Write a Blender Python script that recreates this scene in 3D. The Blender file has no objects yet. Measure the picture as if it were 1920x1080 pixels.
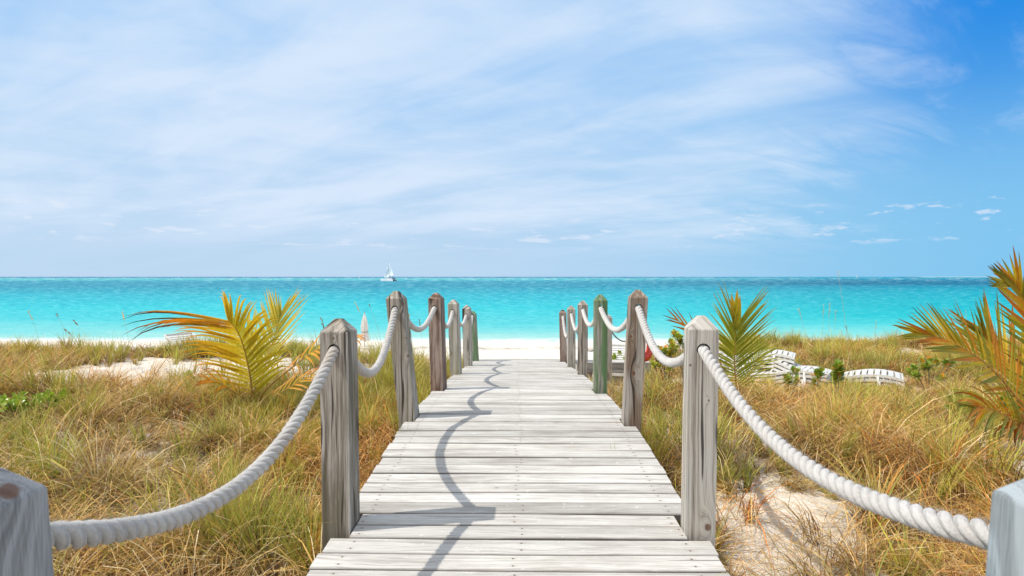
import bpy, bmesh, math, random
import numpy as np
from mathutils import Vector, Matrix, noise as mnoise

random.seed(7)
rng = np.random.default_rng(7)
R = math.radians
SC = bpy.context.scene
COL = SC.collection

# ------------------------------------------------------------------ camera
CAMZ = 5.0          # camera height above the sea
FPX = 980.0         # focal length in pixels of a 1920 px wide frame
cam_d = bpy.data.cameras.new('camera')
cam = bpy.data.objects.new('camera', cam_d)
COL.objects.link(cam)
cam.location = (0, 0, CAMZ)
cam.rotation_euler = (R(90) - 21 / FPX, 0, 12 / FPX)
cam_d.sensor_width = 36
cam_d.lens = 36 * FPX / 1920
cam_d.clip_start = 0.05
cam_d.clip_end = 80000
cam_d.dof.use_dof = True
cam_d.dof.focus_distance = 4.0
cam_d.dof.aperture_fstop = 4.5
SC.camera = cam

# ------------------------------------------------------------------ node helper
class NT:
    def __init__(s, tree):
        s.t = tree; s.n = tree.nodes; s.l = tree.links
    def node(s, typ, **kw):
        nd = s.n.new(typ)
        for k, v in kw.items(): setattr(nd, k, v)
        return nd
    def put(s, sock, v):
        if v is None: return
        if isinstance(v, bpy.types.NodeSocket): s.l.new(v, sock)
        else:
            if isinstance(v, (tuple, list)) and len(v) == 3 and sock.type == 'RGBA': v = (*v, 1)
            sock.default_value = v
    def math(s, op, a, b=None, c=None, clamp=False):
        nd = s.node('ShaderNodeMath', operation=op); nd.use_clamp = clamp
        s.put(nd.inputs[0], a); s.put(nd.inputs[1], b)
        if c is not None: s.put(nd.inputs[2], c)
        return nd.outputs[0]
    def vmath(s, op, a, b=None):
        nd = s.node('ShaderNodeVectorMath', operation=op)
        s.put(nd.inputs[0], a)
        if b is not None: s.put(nd.inputs[1], b)
        return nd.outputs['Value'] if op in ('LENGTH', 'DOT_PRODUCT', 'DISTANCE') else nd.outputs[0]
    def sep(s, v):
        nd = s.node('ShaderNodeSeparateXYZ'); s.put(nd.inputs[0], v); return nd.outputs
    def comb(s, x, y, z):
        nd = s.node('ShaderNodeCombineXYZ')
        s.put(nd.inputs[0], x); s.put(nd.inputs[1], y); s.put(nd.inputs[2], z); return nd.outputs[0]
    def noise(s, vec, scale=1, detail=4, rough=.5, dist=0, lac=2.0):
        nd = s.node('ShaderNodeTexNoise'); s.put(nd.inputs['Vector'], vec)
        s.put(nd.inputs['Scale'], scale); s.put(nd.inputs['Detail'], detail)
        s.put(nd.inputs['Roughness'], rough); s.put(nd.inputs['Distortion'], dist); s.put(nd.inputs['Lacunarity'], lac)
        return nd.outputs[0]
    def ramp(s, fac, stops, interp='LINEAR'):
        nd = s.node('ShaderNodeValToRGB'); s.put(nd.inputs[0], fac)
        cr = nd.color_ramp; cr.interpolation = interp
        while len(cr.elements) < len(stops): cr.elements.new(0.5)
        while len(cr.elements) > len(stops): cr.elements.remove(cr.elements[-1])
        for e, (p, c) in zip(cr.elements, stops):
            e.position = p
            e.color = (c, c, c, 1) if not isinstance(c, (tuple, list)) else (*c[:3], 1)
        return nd.outputs[0]
    def mapr(s, v, a, b, c=0.0, d=1.0, smooth=False):
        nd = s.node('ShaderNodeMapRange'); nd.clamp = True
        if smooth: nd.interpolation_type = 'SMOOTHSTEP'
        for i, x in enumerate((v, a, b, c, d)): s.put(nd.inputs[i], x)
        return nd.outputs[0]
    def mix(s, f, a, b, blend='MIX'):
        nd = s.node('ShaderNodeMix', data_type='RGBA', blend_type=blend)
        s.put(nd.inputs[0], f); s.put(nd.inputs[6], a); s.put(nd.inputs[7], b)
        return nd.outputs[2]
    def bump(s, h, strength=.5, dist=.01, normal=None):
        nd = s.node('ShaderNodeBump'); s.put(nd.inputs['Height'], h)
        s.put(nd.inputs['Strength'], strength); s.put(nd.inputs['Distance'], dist)
        if normal is not None: s.put(nd.inputs['Normal'], normal)
        return nd.outputs[0]
    def coord(s, what='Object'): return s.node('ShaderNodeTexCoord').outputs[what]
    def attr(s, name, out='Color'): return s.node('ShaderNodeAttribute', attribute_name=name).outputs[out]

def new_mat(name):
    m = bpy.data.materials.new(name); m.use_nodes = True
    m.node_tree.nodes.clear()
    return m, NT(m.node_tree)
def finish(n, color, rough=.6, normal=None, spec=.5, **kw):
    p = n.node('ShaderNodeBsdfPrincipled'); o = n.node('ShaderNodeOutputMaterial')
    n.put(p.inputs['Base Color'], color); n.put(p.inputs['Roughness'], rough)
    n.put(p.inputs['Specular IOR Level'], spec)
    if normal is not None: n.put(p.inputs['Normal'], normal)
    for k, v in kw.items(): n.put(p.inputs[k.replace('_', ' ')], v)
    n.l.new(p.outputs[0], o.inputs[0]); return p
def srgb(r, g, b, k=1.0):
    f = lambda c: ((c / 255 + .055) / 1.055) ** 2.4 if c > 10 else c / 255 / 12.92
    return (f(r) * k, f(g) * k, f(b) * k)

# ------------------------------------------------------------------ sun and sky
SUN_EL = R(53.5)
SUN_DIR = Vector((math.cos(SUN_EL) * .985, math.cos(SUN_EL) * .17, -math.sin(SUN_EL)))   # where the light travels
sun_d = bpy.data.lights.new('sun', 'SUN'); sun_d.energy = 3.7; sun_d.angle = R(.53)
sun_d.color = (1.0, .95, .87)
sun = bpy.data.objects.new('sun', sun_d); COL.objects.link(sun)
sun.rotation_euler = SUN_DIR.to_track_quat('-Z', 'Y').to_euler()
sun.location = (-20, -5, 30)

world = bpy.data.worlds.new("World"); SC.world = world; world.use_nodes = True
world.node_tree.nodes.clear()
def build_world():
    n = NT(world.node_tree)
    sky = n.node('ShaderNodeTexSky'); sky.sky_type = 'NISHITA'; sky.sun_disc = False
    sky.sun_elevation = SUN_EL
    sd = -SUN_DIR
    sky.sun_rotation = math.atan2(sd.x, sd.y)
    sky.altitude = 0; sky.air_density = 1.0; sky.dust_density = .6; sky.ozone_density = 2.2
    d = n.coord('Generated')
    s = n.sep(d)
    dz = n.math('MAXIMUM', s[2], 0.0)
    az = n.math('DIVIDE', s[0], n.math('MAXIMUM', s[1], .05))      # tangent of the bearing off the boardwalk line
    az = n.math('MINIMUM', n.math('MAXIMUM', az, -3.0), 3.0)
    # clouds lie on a high layer: direction projected on it
    k = n.math('ADD', dz, .12)
    px = n.math('DIVIDE', s[0], k); py = n.math('DIVIDE', s[1], k)
    P = n.comb(px, py, 0)
    rot = n.node('ShaderNodeVectorRotate', rotation_type='Z_AXIS'); n.put(rot.inputs['Vector'], P); rot.inputs['Angle'].default_value = R(28)
    Q = n.vmath('MULTIPLY', rot.outputs[0], (.55, 1.3, 1))
    soft = n.noise(n.vmath('ADD', Q, (1.3, 2.9, 0)), .62, 4, .5, .3)
    mid = n.noise(n.vmath('ADD', Q, (3.1, 7.7, 0)), 1.9, 7, .58, .5)
    streak_rot = n.node('ShaderNodeVectorRotate', rotation_type='Z_AXIS'); n.put(streak_rot.inputs['Vector'], P); streak_rot.inputs['Angle'].default_value = R(-30)
    streak = n.noise(n.vmath('MULTIPLY', streak_rot.outputs[0], (.8, 2.6, 1)), 1.2, 7, .6, .6)
    elev = n.math('ARCSINE', dz)
    azw = n.math('ADD', az, n.math('MULTIPLY', n.math('SUBTRACT', streak, .5), .9))
    edge = n.math('ADD', azw, n.mapr(elev, .10, .36, .18, .0))
    cover = n.mapr(edge, .47, .84, 1.0, .0, True)
    behind = n.mapr(s[1], .25, -.1, 0, 1, True)
    cover = n.math('MAXIMUM', cover, behind)
    v = n.math('ADD', n.math('MULTIPLY', soft, .58), n.math('MULTIPLY', mid, .30))
    v = n.math('ADD', v, n.math('MULTIPLY', streak, .12))
    cl = n.mapr(v, .37, .60, .12, .90, True)
    cl = n.math('MULTIPLY', cl, cover)
    cl = n.math('MULTIPLY', cl, n.mapr(elev, .02, .12, .10, 1.0, True))
    wisp = n.mapr(n.math('ADD', n.math('MULTIPLY', streak, .7), n.math('MULTIPLY', mid, .3)), .48, .68, 0, .45, True)
    wisp = n.math('MULTIPLY', wisp, n.mapr(elev, .12, .26, 0, 1, True))
    cl = n.math('MAXIMUM', cl, wisp)
    # small low puffs
    lowq = n.comb(n.math('MULTIPLY', az, 11.0), n.math('MULTIPLY', elev, 62.0), 2.0)
    puff = n.noise(lowq, 1.0, 5, .6, .2)
    lowmask = n.math('MULTIPLY', n.mapr(elev, .045, .065, 0, 1, True), n.mapr(elev, .10, .13, 1, 0, True))
    pf = n.math('MULTIPLY', n.mapr(puff, .565, .66, 0, .6, True), lowmask)
    # clear-air colour: the physical sky, seen through a polariser that deepens it to the right
    deep = n.math('MULTIPLY', n.mapr(az, .34, .90, 0, 1, True), n.mapr(elev, .02, .30, .25, 1, True))
    deep = n.math('MULTIPLY', deep, n.math('SUBTRACT', 1.0, behind))
    clear = n.mix(deep, (3.2, 6.2, 10.1), (.02, 2.7, 8.6))
    skyc = n.mix(.88, sky.outputs[0], clear)
    hz = n.mapr(elev, .0, .42, 1, 0, True)
    skyc = n.mix(n.math('MULTIPLY', hz, .92), skyc, n.mix(n.mapr(az, -.3, 1.0, 0, 1, True), (5.3, 7.1, 9.0), (2.3, 5.9, 8.9)))
    cloudc = (7.3, 8.5, 10.1)
    c1 = n.mix(cl, skyc, cloudc)
    c2 = n.mix(pf, c1, (7.9, 8.6, 9.9))
    sky_fill = n.math('MAXIMUM', n.math('MULTIPLY', behind, .75), n.mapr(elev, .60, 1.1, 0, .9, True))  # unseen sky behind and overhead, brightened to add ambient fill
    c2 = n.mix(sky_fill, c2, (10.5, 11.0, 12.0))
    bg = n.node('ShaderNodeBackground'); n.put(bg.inputs[0], c2); bg.inputs[1].default_value = .085
    o = n.node('ShaderNodeOutputWorld'); n.l.new(bg.outputs[0], o.inputs[0])
build_world()
SC.view_settings.view_transform = 'Standard'
SC.view_settings.look = 'None'
SC.view_settings.gamma = 1
SC.view_settings.exposure = 0.20
SC.render.engine = 'CYCLES'
SC.cycles.max_bounces = 6
SC.cycles.diffuse_bounces = 3
SC.cycles.transparent_max_bounces = 8

# ------------------------------------------------------------------ object helpers
def at(px, py, Z):
    """the point at distance Z ahead that the photograph shows at (px, py)"""
    return Vector(((px - 972) / FPX * Z, Z, CAMZ - (py - 519) / FPX * Z))
def tag(o, label=None, cat=None, group=None, kind=None):
    if label: o['label'] = label
    if cat: o['category'] = cat
    if group: o['group'] = group
    if kind: o['kind'] = kind
    return o
def empty(name, loc, rz=0, label=None, cat=None, group=None):
    o = bpy.data.objects.new(name, None); COL.objects.link(o)
    o.location = loc; o.rotation_euler = (0, 0, rz); o.empty_display_size = .1
    return tag(o, label, cat, group)
def link(name, me, mat=None, parent=None, smooth=False):
    o = bpy.data.objects.new(name, me); COL.objects.link(o)
    if mat is not None and not me.materials: me.materials.append(mat)
    if parent: o.parent = parent
    if smooth: me.polygons.foreach_set('use_smooth', [True] * len(me.polygons))
    return o
def bm_link(name, bm, mat=None, parent=None, smooth=False):
    me = bpy.data.meshes.new(name); bm.to_mesh(me); bm.free()
    return link(name, me, mat, parent, smooth)
def copy_tree(o, parent=None):
    c = o.copy(); COL.objects.link(c); c.parent = parent
    for ch in list(o.children): copy_tree(ch, c)
    return c
def np_mesh(name, V, F, cols=None, attrs=None):
    """V (n,3), F (m,4) quads"""
    me = bpy.data.meshes.new(name)
    V = np.ascontiguousarray(V, dtype=np.float32); F = np.ascontiguousarray(F, dtype=np.int32)
    me.vertices.add(len(V)); me.vertices.foreach_set('co', V.ravel())
    k = F.shape[1]
    me.loops.add(F.size); me.loops.foreach_set('vertex_index', F.ravel())
    me.polygons.add(len(F))
    me.polygons.foreach_set('loop_start', np.arange(0, F.size, k, dtype=np.int32))
    me.update(calc_edges=True)
    if cols is not None:
        a = me.color_attributes.new('Col', 'FLOAT_COLOR', 'POINT')
        c4 = np.ones((len(V), 4), dtype=np.float32); c4[:, :3] = cols
        a.data.foreach_set('color', c4.ravel())
    for nm, arr in (attrs or {}).items():
        a = me.attributes.new(nm, 'FLOAT', 'POINT'); a.data.foreach_set('value', np.asarray(arr, dtype=np.float32).ravel())
    me.validate()
    return me
def box(bm, c, s, rz=0, M=None):
    m = Matrix.Translation(c) @ Matrix.Rotation(rz, 4, 'Z') @ Matrix.Diagonal((*s, 1))
    if M is not None: m = M @ m
    return bmesh.ops.create_cube(bm, size=1, matrix=m)['verts']
def tube(bm, pts, rad, n=8, caps=True):
    pts = [Vector(p) for p in pts]
    rads = rad if isinstance(rad, (list, tuple)) else [rad] * len(pts)
    rings = []; up = None
    for i, p in enumerate(pts):
        t = (pts[min(i + 1, len(pts) - 1)] - pts[max(i - 1, 0)]).normalized()
        if up is None:
            up = t.orthogonal().normalized()
        up = (up - t * up.dot(t)).normalized(); b = t.cross(up)
        rings.append([bm.verts.new(p + (up * math.cos(2 * math.pi * k / n) + b * math.sin(2 * math.pi * k / n)) * rads[i]) for k in range(n)])
    for a, b_ in zip(rings, rings[1:]):
        for k in range(n): bm.faces.new((a[k], a[(k + 1) % n], b_[(k + 1) % n], b_[k]))
    if caps:
        bm.faces.new(rings[0][::-1]); bm.faces.new(rings[-1])
def smoothpath(pts, n=8):
    pts = [Vector(p) for p in pts]; out = []
    for i in range(len(pts) - 1):
        p0 = pts[max(i - 1, 0)]; p1 = pts[i]; p2 = pts[i + 1]; p3 = pts[min(i + 2, len(pts) - 1)]
        for k in range(n):
            t = k / n
            out.append(.5 * ((2 * p1) + (-p0 + p2) * t + (2 * p0 - 5 * p1 + 4 * p2 - p3) * t * t + (-p0 + 3 * p1 - 3 * p2 + p3) * t ** 3))
    out.append(pts[-1]); return out

# value noise in numpy (for terrain and density)
_perm = rng.random((256, 256))
def vnoise(x, y, s):
    x = np.asarray(x) * s + 97.3; y = np.asarray(y) * s + 41.7
    xi = np.floor(x).astype(int); yi = np.floor(y).astype(int); fx = x - xi; fy = y - yi
    fx = fx * fx * (3 - 2 * fx); fy = fy * fy * (3 - 2 * fy)
    g = lambda a, b: _perm[a % 256, b % 256]
    return (g(xi, yi) * (1 - fx) + g(xi + 1, yi) * fx) * (1 - fy) + (g(xi, yi + 1) * (1 - fx) + g(xi + 1, yi + 1) * fx) * fy

# ------------------------------------------------------------------ terrain
CP = np.array([  # x, y, drop below the camera
    (0, -8, 1.9), (-6, -6, 1.8), (6, -6, 1.8), (-1.6, 1, 1.74), (1.6, 1, 1.74), (0, 3, 1.72), (-1.5, 3, 1.70), (1.9, 3.4, 1.70),
    (3.2, 2.6, 1.72), (-3, 3, 1.62), (-3.5, 5, 1.50), (-2, 5, 1.58), (0, 5, 1.68), (2, 5, 1.66), (3.4, 5, 1.60), (-6, 7, 1.43),
    (-5, 9.5, 1.52), (-9, 9, 1.47), (-7, 10.5, 1.58), (-12, 10, 1.56), (-2, 7, 1.62), (-2.6, 9, 1.62), (-1.4, 10, 1.86), (0, 8, 1.9),
    (0, 11.5, 2.0), (1.5, 10, 2.08), (1.8, 8, 1.86), (2.6, 7.4, 1.62), (3.2, 8.4, 1.85), (4.6, 9.4, 1.92), (6.4, 9.2, 1.88),
    (4.6, 7.2, 1.77), (6, 6, 1.62), (8.5, 8, 1.52), (11, 9, 1.45), (3.0, 12.6, 2.12), (4.3, 11.6, 1.95), (6, 12, 1.86), (8.5, 12, 1.84), (12, 12, 1.84),
    (4, 4.2, 1.62), (6, 3, 1.62), (-6, 3, 1.6), (-8, 5, 1.45), (9, 4, 1.55), (-4, 12.5, 2.0), (-9, 12.5, 1.95), (-13, 12.5, 1.95), (-1.5, 12.5, 2.1), (1.6, 12.5, 2.2)])
BY = np.array([-50, 10, 13, 16, 20, 26, 33, 40.5, 50, 80, 40000]); BD = np.array([1.9, 1.9, 2.2, 2.62, 3.08, 3.75, 4.42, 5.02, 5.7, 7.0, 20])
def drop(x, y):
    x = np.asarray(x, float); y = np.asarray(y, float)
    d2 = (x[..., None] - CP[:, 0]) ** 2 + (y[..., None] - CP[:, 1]) ** 2
    w = 1 / (d2 + .25) ** 2
    du = (w * CP[:, 2]).sum(-1) / w.sum(-1)
    n = (vnoise(x, y, .8) - .5) * .10 + (vnoise(x, y, 2.3) - .5) * .05
    be = np.interp(y, BY, BD)
    edge = 12.5 + np.clip(x, 0, 6) * .35
    t = np.clip((y - (edge - 1.0)) / 4.0, 0, 1); t = t * t * (3 - 2 * t)
    far = np.clip((y - 42) / 6, 0, 1)
    nb = ((vnoise(x, y, .35) - .5) * .12 + (vnoise(x, y, 1.7) - .5) * .05) * (1 - far)
    return (du + n) * (1 - t) + (be + nb) * t
def gz(x, y): return CAMZ - drop(x, y)

def ell(x, y, cx, cy, rx, ry, soft=.45):
    d = np.sqrt(((x - cx) / rx) ** 2 + ((y - cy) / ry) ** 2) + (vnoise(x, y, 3.1) - .5) * .7
    return np.clip((d - 1) / soft, 0, 1)
def density(x, y):
    x = np.asarray(x, float); y = np.asarray(y, float)
    d = np.clip(.62 + (vnoise(x, y, .9) - .5) * 1.1 + (vnoise(x, y, 2.9) - .5) * .6, np.where(y < 6.5, .34, .15), 1)
    d = d * (.20 + .8 * ell(x, y, 1.72, 3.15, .48, .76)) * (.05 + .95 * ell(x, y, -5.6, 8.2, 1.75, 1.35)) * ell(x, y, -7.4, 7.4, .55, .4)
    d = d * ell(x, y, 4.9, 9.5, 1.9, .55) * ell(x, y, 2.35, 8.1, .35, .4) * ell(x, y, 1.5, 9.7, .7, 1.1) * ell(x, y, -5.2, 11.6, 1.3, .8)
    edge = np.where(x < 0, 11.3, 10.0 + np.clip(x, 0, 5) * .95) + (vnoise(x, y, .6) - .5) * 1.0
    d = d * np.clip((edge - y) / .8, 0, 1)
    d = np.where(np.abs(x) < .86, d * .12, d)
    d = np.where((np.abs(x) < 1.15) & (y > 9.0), d * .3, d)
    d = np.where((x > .8) & (x < 2.2) & (np.abs(y - 9.1) < .75), d * .1, d)
    return d

def build_ground():
    xs = np.unique(np.concatenate([-np.geomspace(14, 30000, 34), np.arange(-14, 14.01, .09), np.geomspace(14, 30000, 34)]))
    ys = np.unique(np.concatenate([-np.geomspace(3, 30000, 22), np.arange(-3, 17, .09), np.arange(17, 44, .3), np.geomspace(44, 40000, 30)]))
    X, Y = np.meshgrid(xs, ys)
    Z = gz(X, Y)
    # trampled beach: shallow pits
    Z = Z + ((vnoise(X, Y, 5.2) - .5) * .045 + (vnoise(X, Y, 9.5) - .5) * .025) * (Y < 12)
    pits = ((vnoise(X, Y, 5.0) - .5) * .05 + (vnoise(X, Y, 2.1) - .5) * .10) * ((Y > 10) & (Y < 40))
    Z = Z + pits
    D = density(X, Y)
    V = np.stack([X, Y, Z], -1).reshape(-1, 3)
    ny, nx = X.shape
    i = np.arange(ny - 1)[:, None] * nx + np.arange(nx - 1)[None]
    F = np.stack([i, i + 1, i + nx + 1, i + nx], -1).reshape(-1, 4)
    me = np_mesh('sand_ground', V, F, attrs={'veg': D.ravel()})
    m, n = new_mat('sand')
    c = n.coord('Object')
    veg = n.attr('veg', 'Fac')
    n1 = n.noise(c, 2.2, 6, .6); n2 = n.noise(c, 26, 5, .6); n3 = n.noise(c, 300, 2, .6)
    sand = n.mix(n.mapr(n1, .35, .7), (.76, .70, .605), (.64, .58, .485))
    sand = n.mix(n.mapr(n3, .55, .8, 0, .35), sand, (.45, .38, .29))
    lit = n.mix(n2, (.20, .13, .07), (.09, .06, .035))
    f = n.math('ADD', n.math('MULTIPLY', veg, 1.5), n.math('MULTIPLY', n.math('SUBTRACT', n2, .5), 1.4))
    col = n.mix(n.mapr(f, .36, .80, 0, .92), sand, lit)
    # dry weed line washed up along the beach
    y = n.sep(c)[1]
    wob = n.math('MULTIPLY', n.math('SUBTRACT', n.noise(c, .12, 3), .5), 7.0)
    dist = n.math('ABSOLUTE', n.math('SUBTRACT', n.math('ADD', y, wob), 30.5))
    line = n.math('MULTIPLY', n.mapr(dist, 0.6, 3.2, 1, 0), n.mapr(n.noise(n.vmath('MULTIPLY', c, (.35, 1.6, 1)), 1.1, 6, .72), .46, .56))
    col = n.mix(n.math('MULTIPLY', line, .75), col, (.22, .16, .10))
    wet = n.mapr(n.math('ADD', y, n.math('MULTIPLY', wob, .15)), 37.6, 39.2)
    col = n.mix(n.math('MULTIPLY', wet, .35), col, (.52, .50, .44))
    dune = n.noise(c, 9, 5, .65)
    h = n.math('ADD', n.math('MULTIPLY', dune, .8), n.math('MULTIPLY', n2, .35))
    finish(n, col, .95, n.bump(n.math('ADD', h, n.math('MULTIPLY', n3, .05)), .9, .06), .15)
    o = link('ground', me, m, smooth=True)
    tag(o, 'white sand dune and beach running down to the sea', kind='structure')
build_ground()

# ------------------------------------------------------------------ sea
def build_sea():
    xs = np.unique(np.concatenate([-np.geomspace(60, 45000, 26), np.linspace(-60, 60, 121), np.geomspace(60, 45000, 26)]))
    ys = np.unique(np.concatenate([np.arange(37, 60, .5), np.geomspace(60, 60000, 60)]))
    X, Y = np.meshgrid(xs, ys)
    amp = np.clip((Y - 41) / 10, 0, 1)
    Z = (np.sin(Y * 1.3 + np.sin(X * .11) * 2 + vnoise(X, Y, .3) * 4) * .05) * amp * (Y < 70)
    V = np.stack([X, Y, Z], -1).reshape(-1, 3)
    ny, nx = X.shape
    i = np.arange(ny - 1)[:, None] * nx + np.arange(nx - 1)[None]
    F = np.stack([i, i + 1, i + nx + 1, i + nx], -1).reshape(-1, 4)
    me = np_mesh('sea', V, F)
    m, n = new_mat('sea_water')
    c = n.coord('Object'); s = n.sep(c)
    y = n.math('MAXIMUM', s[1], 30.0)
    q = n.math('DIVIDE', 40.5, y)                     # 1 at the shore, 0 at the horizon: how shallow the lagoon is
    bear = n.math('DIVIDE', s[0], y)
    lg = n.math('LOGARITHM', y, 2.0)
    # patches of sea bed, long and parallel to the shore
    pq = n.comb(n.math('MULTIPLY', bear, 2.2), n.math('MULTIPLY', lg, 3.4), 0)
    patch = n.noise(pq, 1.0, 4, .6)
    qq = n.math('ADD', q, n.math('MULTIPLY', n.math('SUBTRACT', patch, .5), n.math('MULTIPLY', q, .35)))
    K = .62
    L = [(0, srgb(62, 118, 178, K)), (.012, srgb(60, 125, 180, K)), (.019, srgb(96, 190, 198, K)), (.045, srgb(70, 190, 205, K)),
         (.07, srgb(40, 158, 188, K)), (.14, srgb(20, 152, 184, K)), (.30, srgb(14, 188, 210, K)), (.48, srgb(30, 206, 222, K)),
         (.68, srgb(82, 212, 224, K)), (.86, srgb(132, 222, 228, K)), (.97, srgb(182, 232, 230, K))]
    Rr = [(0, srgb(10, 150, 190, K)), (.018, srgb(12, 160, 192, K)), (.045, srgb(10, 128, 165, K)), (.11, srgb(6, 112, 150, K)),
          (.15, srgb(8, 150, 182, K)), (.24, srgb(10, 176, 198, K)), (.45, srgb(12, 190, 206, K)), (.60, srgb(28, 200, 212, K)),
          (.75, srgb(85, 214, 222, K)), (.88, srgb(140, 226, 228, K)), (.97, srgb(190, 234, 230, K))]
    col = n.mix(n.mapr(bear, -.05, .75, 0, 1, True), n.ramp(qq, L), n.ramp(qq, Rr))
    col = n.mix(1.0, col, (1.0, 1.02, .93), 'MULTIPLY')
    # wavelets seen as darker and lighter flecks of tilted water
    wv = n.comb(n.math('MULTIPLY', bear, 46.0), n.math('MULTIPLY', q, 62.0), 0)
    f1 = n.noise(n.vmath('MULTIPLY', c, (.35, 1.0, 1)), .75, 5, .6, .4)
    f2 = n.noise(wv, 1.3, 6, .68, .6)
    fl = n.math('ADD', n.math('MULTIPLY', f1, .28), n.math('MULTIPLY', f2, .72))
    amt = n.math('MULTIPLY', n.mapr(q, .95, .30, .15, .85), n.mapr(bear, .1, .8, 1.0, .75))
    col = n.mix(n.math('MULTIPLY', n.mapr(fl, .49, .60, 0, .85), amt), col, n.mix(1.0, col, (.25, .62, .76), 'MULTIPLY'))
    col = n.mix(n.math('MULTIPLY', n.mapr(fl, .50, .40, 0, .6), amt), col, n.mix(.30, col, (.50, .80, .82)))
    # white water on the reef and small caps
    caps = n.noise(n.comb(n.math('MULTIPLY', bear, 26.0), n.math('MULTIPLY', lg, 14.0), 3.0), 1.0, 5, .6)
    capm = n.math('MULTIPLY', n.mapr(q, .009, .013), n.mapr(q, .075, .045))
    cp = n.math('MULTIPLY', n.mapr(caps, .60, .64), capm)
    caps2 = n.noise(n.comb(n.math('MULTIPLY', bear, 60.0), n.math('MULTIPLY', q, 90.0), 8.0), 1.0, 4, .6)
    cp = n.math('MAXIMUM', cp, n.math('MULTIPLY', n.mapr(caps2, .73, .77), n.mapr(q, .95, .5, 0, .6)))
    # swash
    sw = n.math('ADD', s[1], n.math('MULTIPLY', n.math('SUBTRACT', n.noise(c, .16, 4), .5), 2.2))
    foam = n.math('MULTIPLY', n.mapr(sw, 39.4, 40.4), n.mapr(sw, 43.0, 41.0))
    foam = n.math('MULTIPLY', foam, n.mapr(n.noise(n.vmath('MULTIPLY', c, (.5, 1.6, 1)), 1.2, 5, .7), .38, .56))
    white = n.math('MAXIMUM', cp, foam)
    col = n.mix(white, col, (.78, .80, .80))
    h = n.math('ADD', n.math('MULTIPLY', f1, 1.0), n.math('MULTIPLY', n.noise(c, 3.0, 4, .6), .25))
    p = finish(n, col, .5, n.bump(h, .35, .5), .06)
    o = link('sea', me, m, smooth=True)
    tag(o, 'turquoise lagoon, pale at the beach and dark blue beyond the reef', kind='structure')
build_sea()

def build_island():
    bm = bmesh.new()
    x0, x1, Y0 = 6300.0, 12500.0, 8200.0
    prev = None
    for k in range(90):
        t = k / 89; x = x0 + (x1 - x0) * t
        h = (2 + 15 * (t ** .5)) * (.6 + .8 * mnoise.noise(Vector((x * .004, 3.3, 0)))) ** 1 + 3 * mnoise.noise(Vector((x * .03, 1, 0)))
        h = max(h, 1.2) + 2
        ring = [bm.verts.new((x, Y0, -3)), bm.verts.new((x, Y0 + 60, h * .4)), bm.verts.new((x, Y0 + 150, h)), bm.verts.new((x, Y0 + 500, h * .9)), bm.verts.new((x, Y0 + 700, -3))]
        if prev:
            for a in range(4): bm.faces.new((prev[a], ring[a], ring[a + 1], prev[a + 1]))
        prev = ring
    m, n = new_mat('island_scrub')
    c = n.coord('Object'); z = n.sep(c)[2]
    col = n.mix(n.mapr(n.math('ADD', z, n.math('MULTIPLY', n.noise(c, .02, 4), 6.0)), 4, 9), (.50, .50, .44), (.18, .30, .32))
    finish(n, col, .95)
    tag(bm_link('island', bm, m, smooth=True), 'low hazy strip of land on the horizon at the far right', kind='structure')
build_island()

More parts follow.
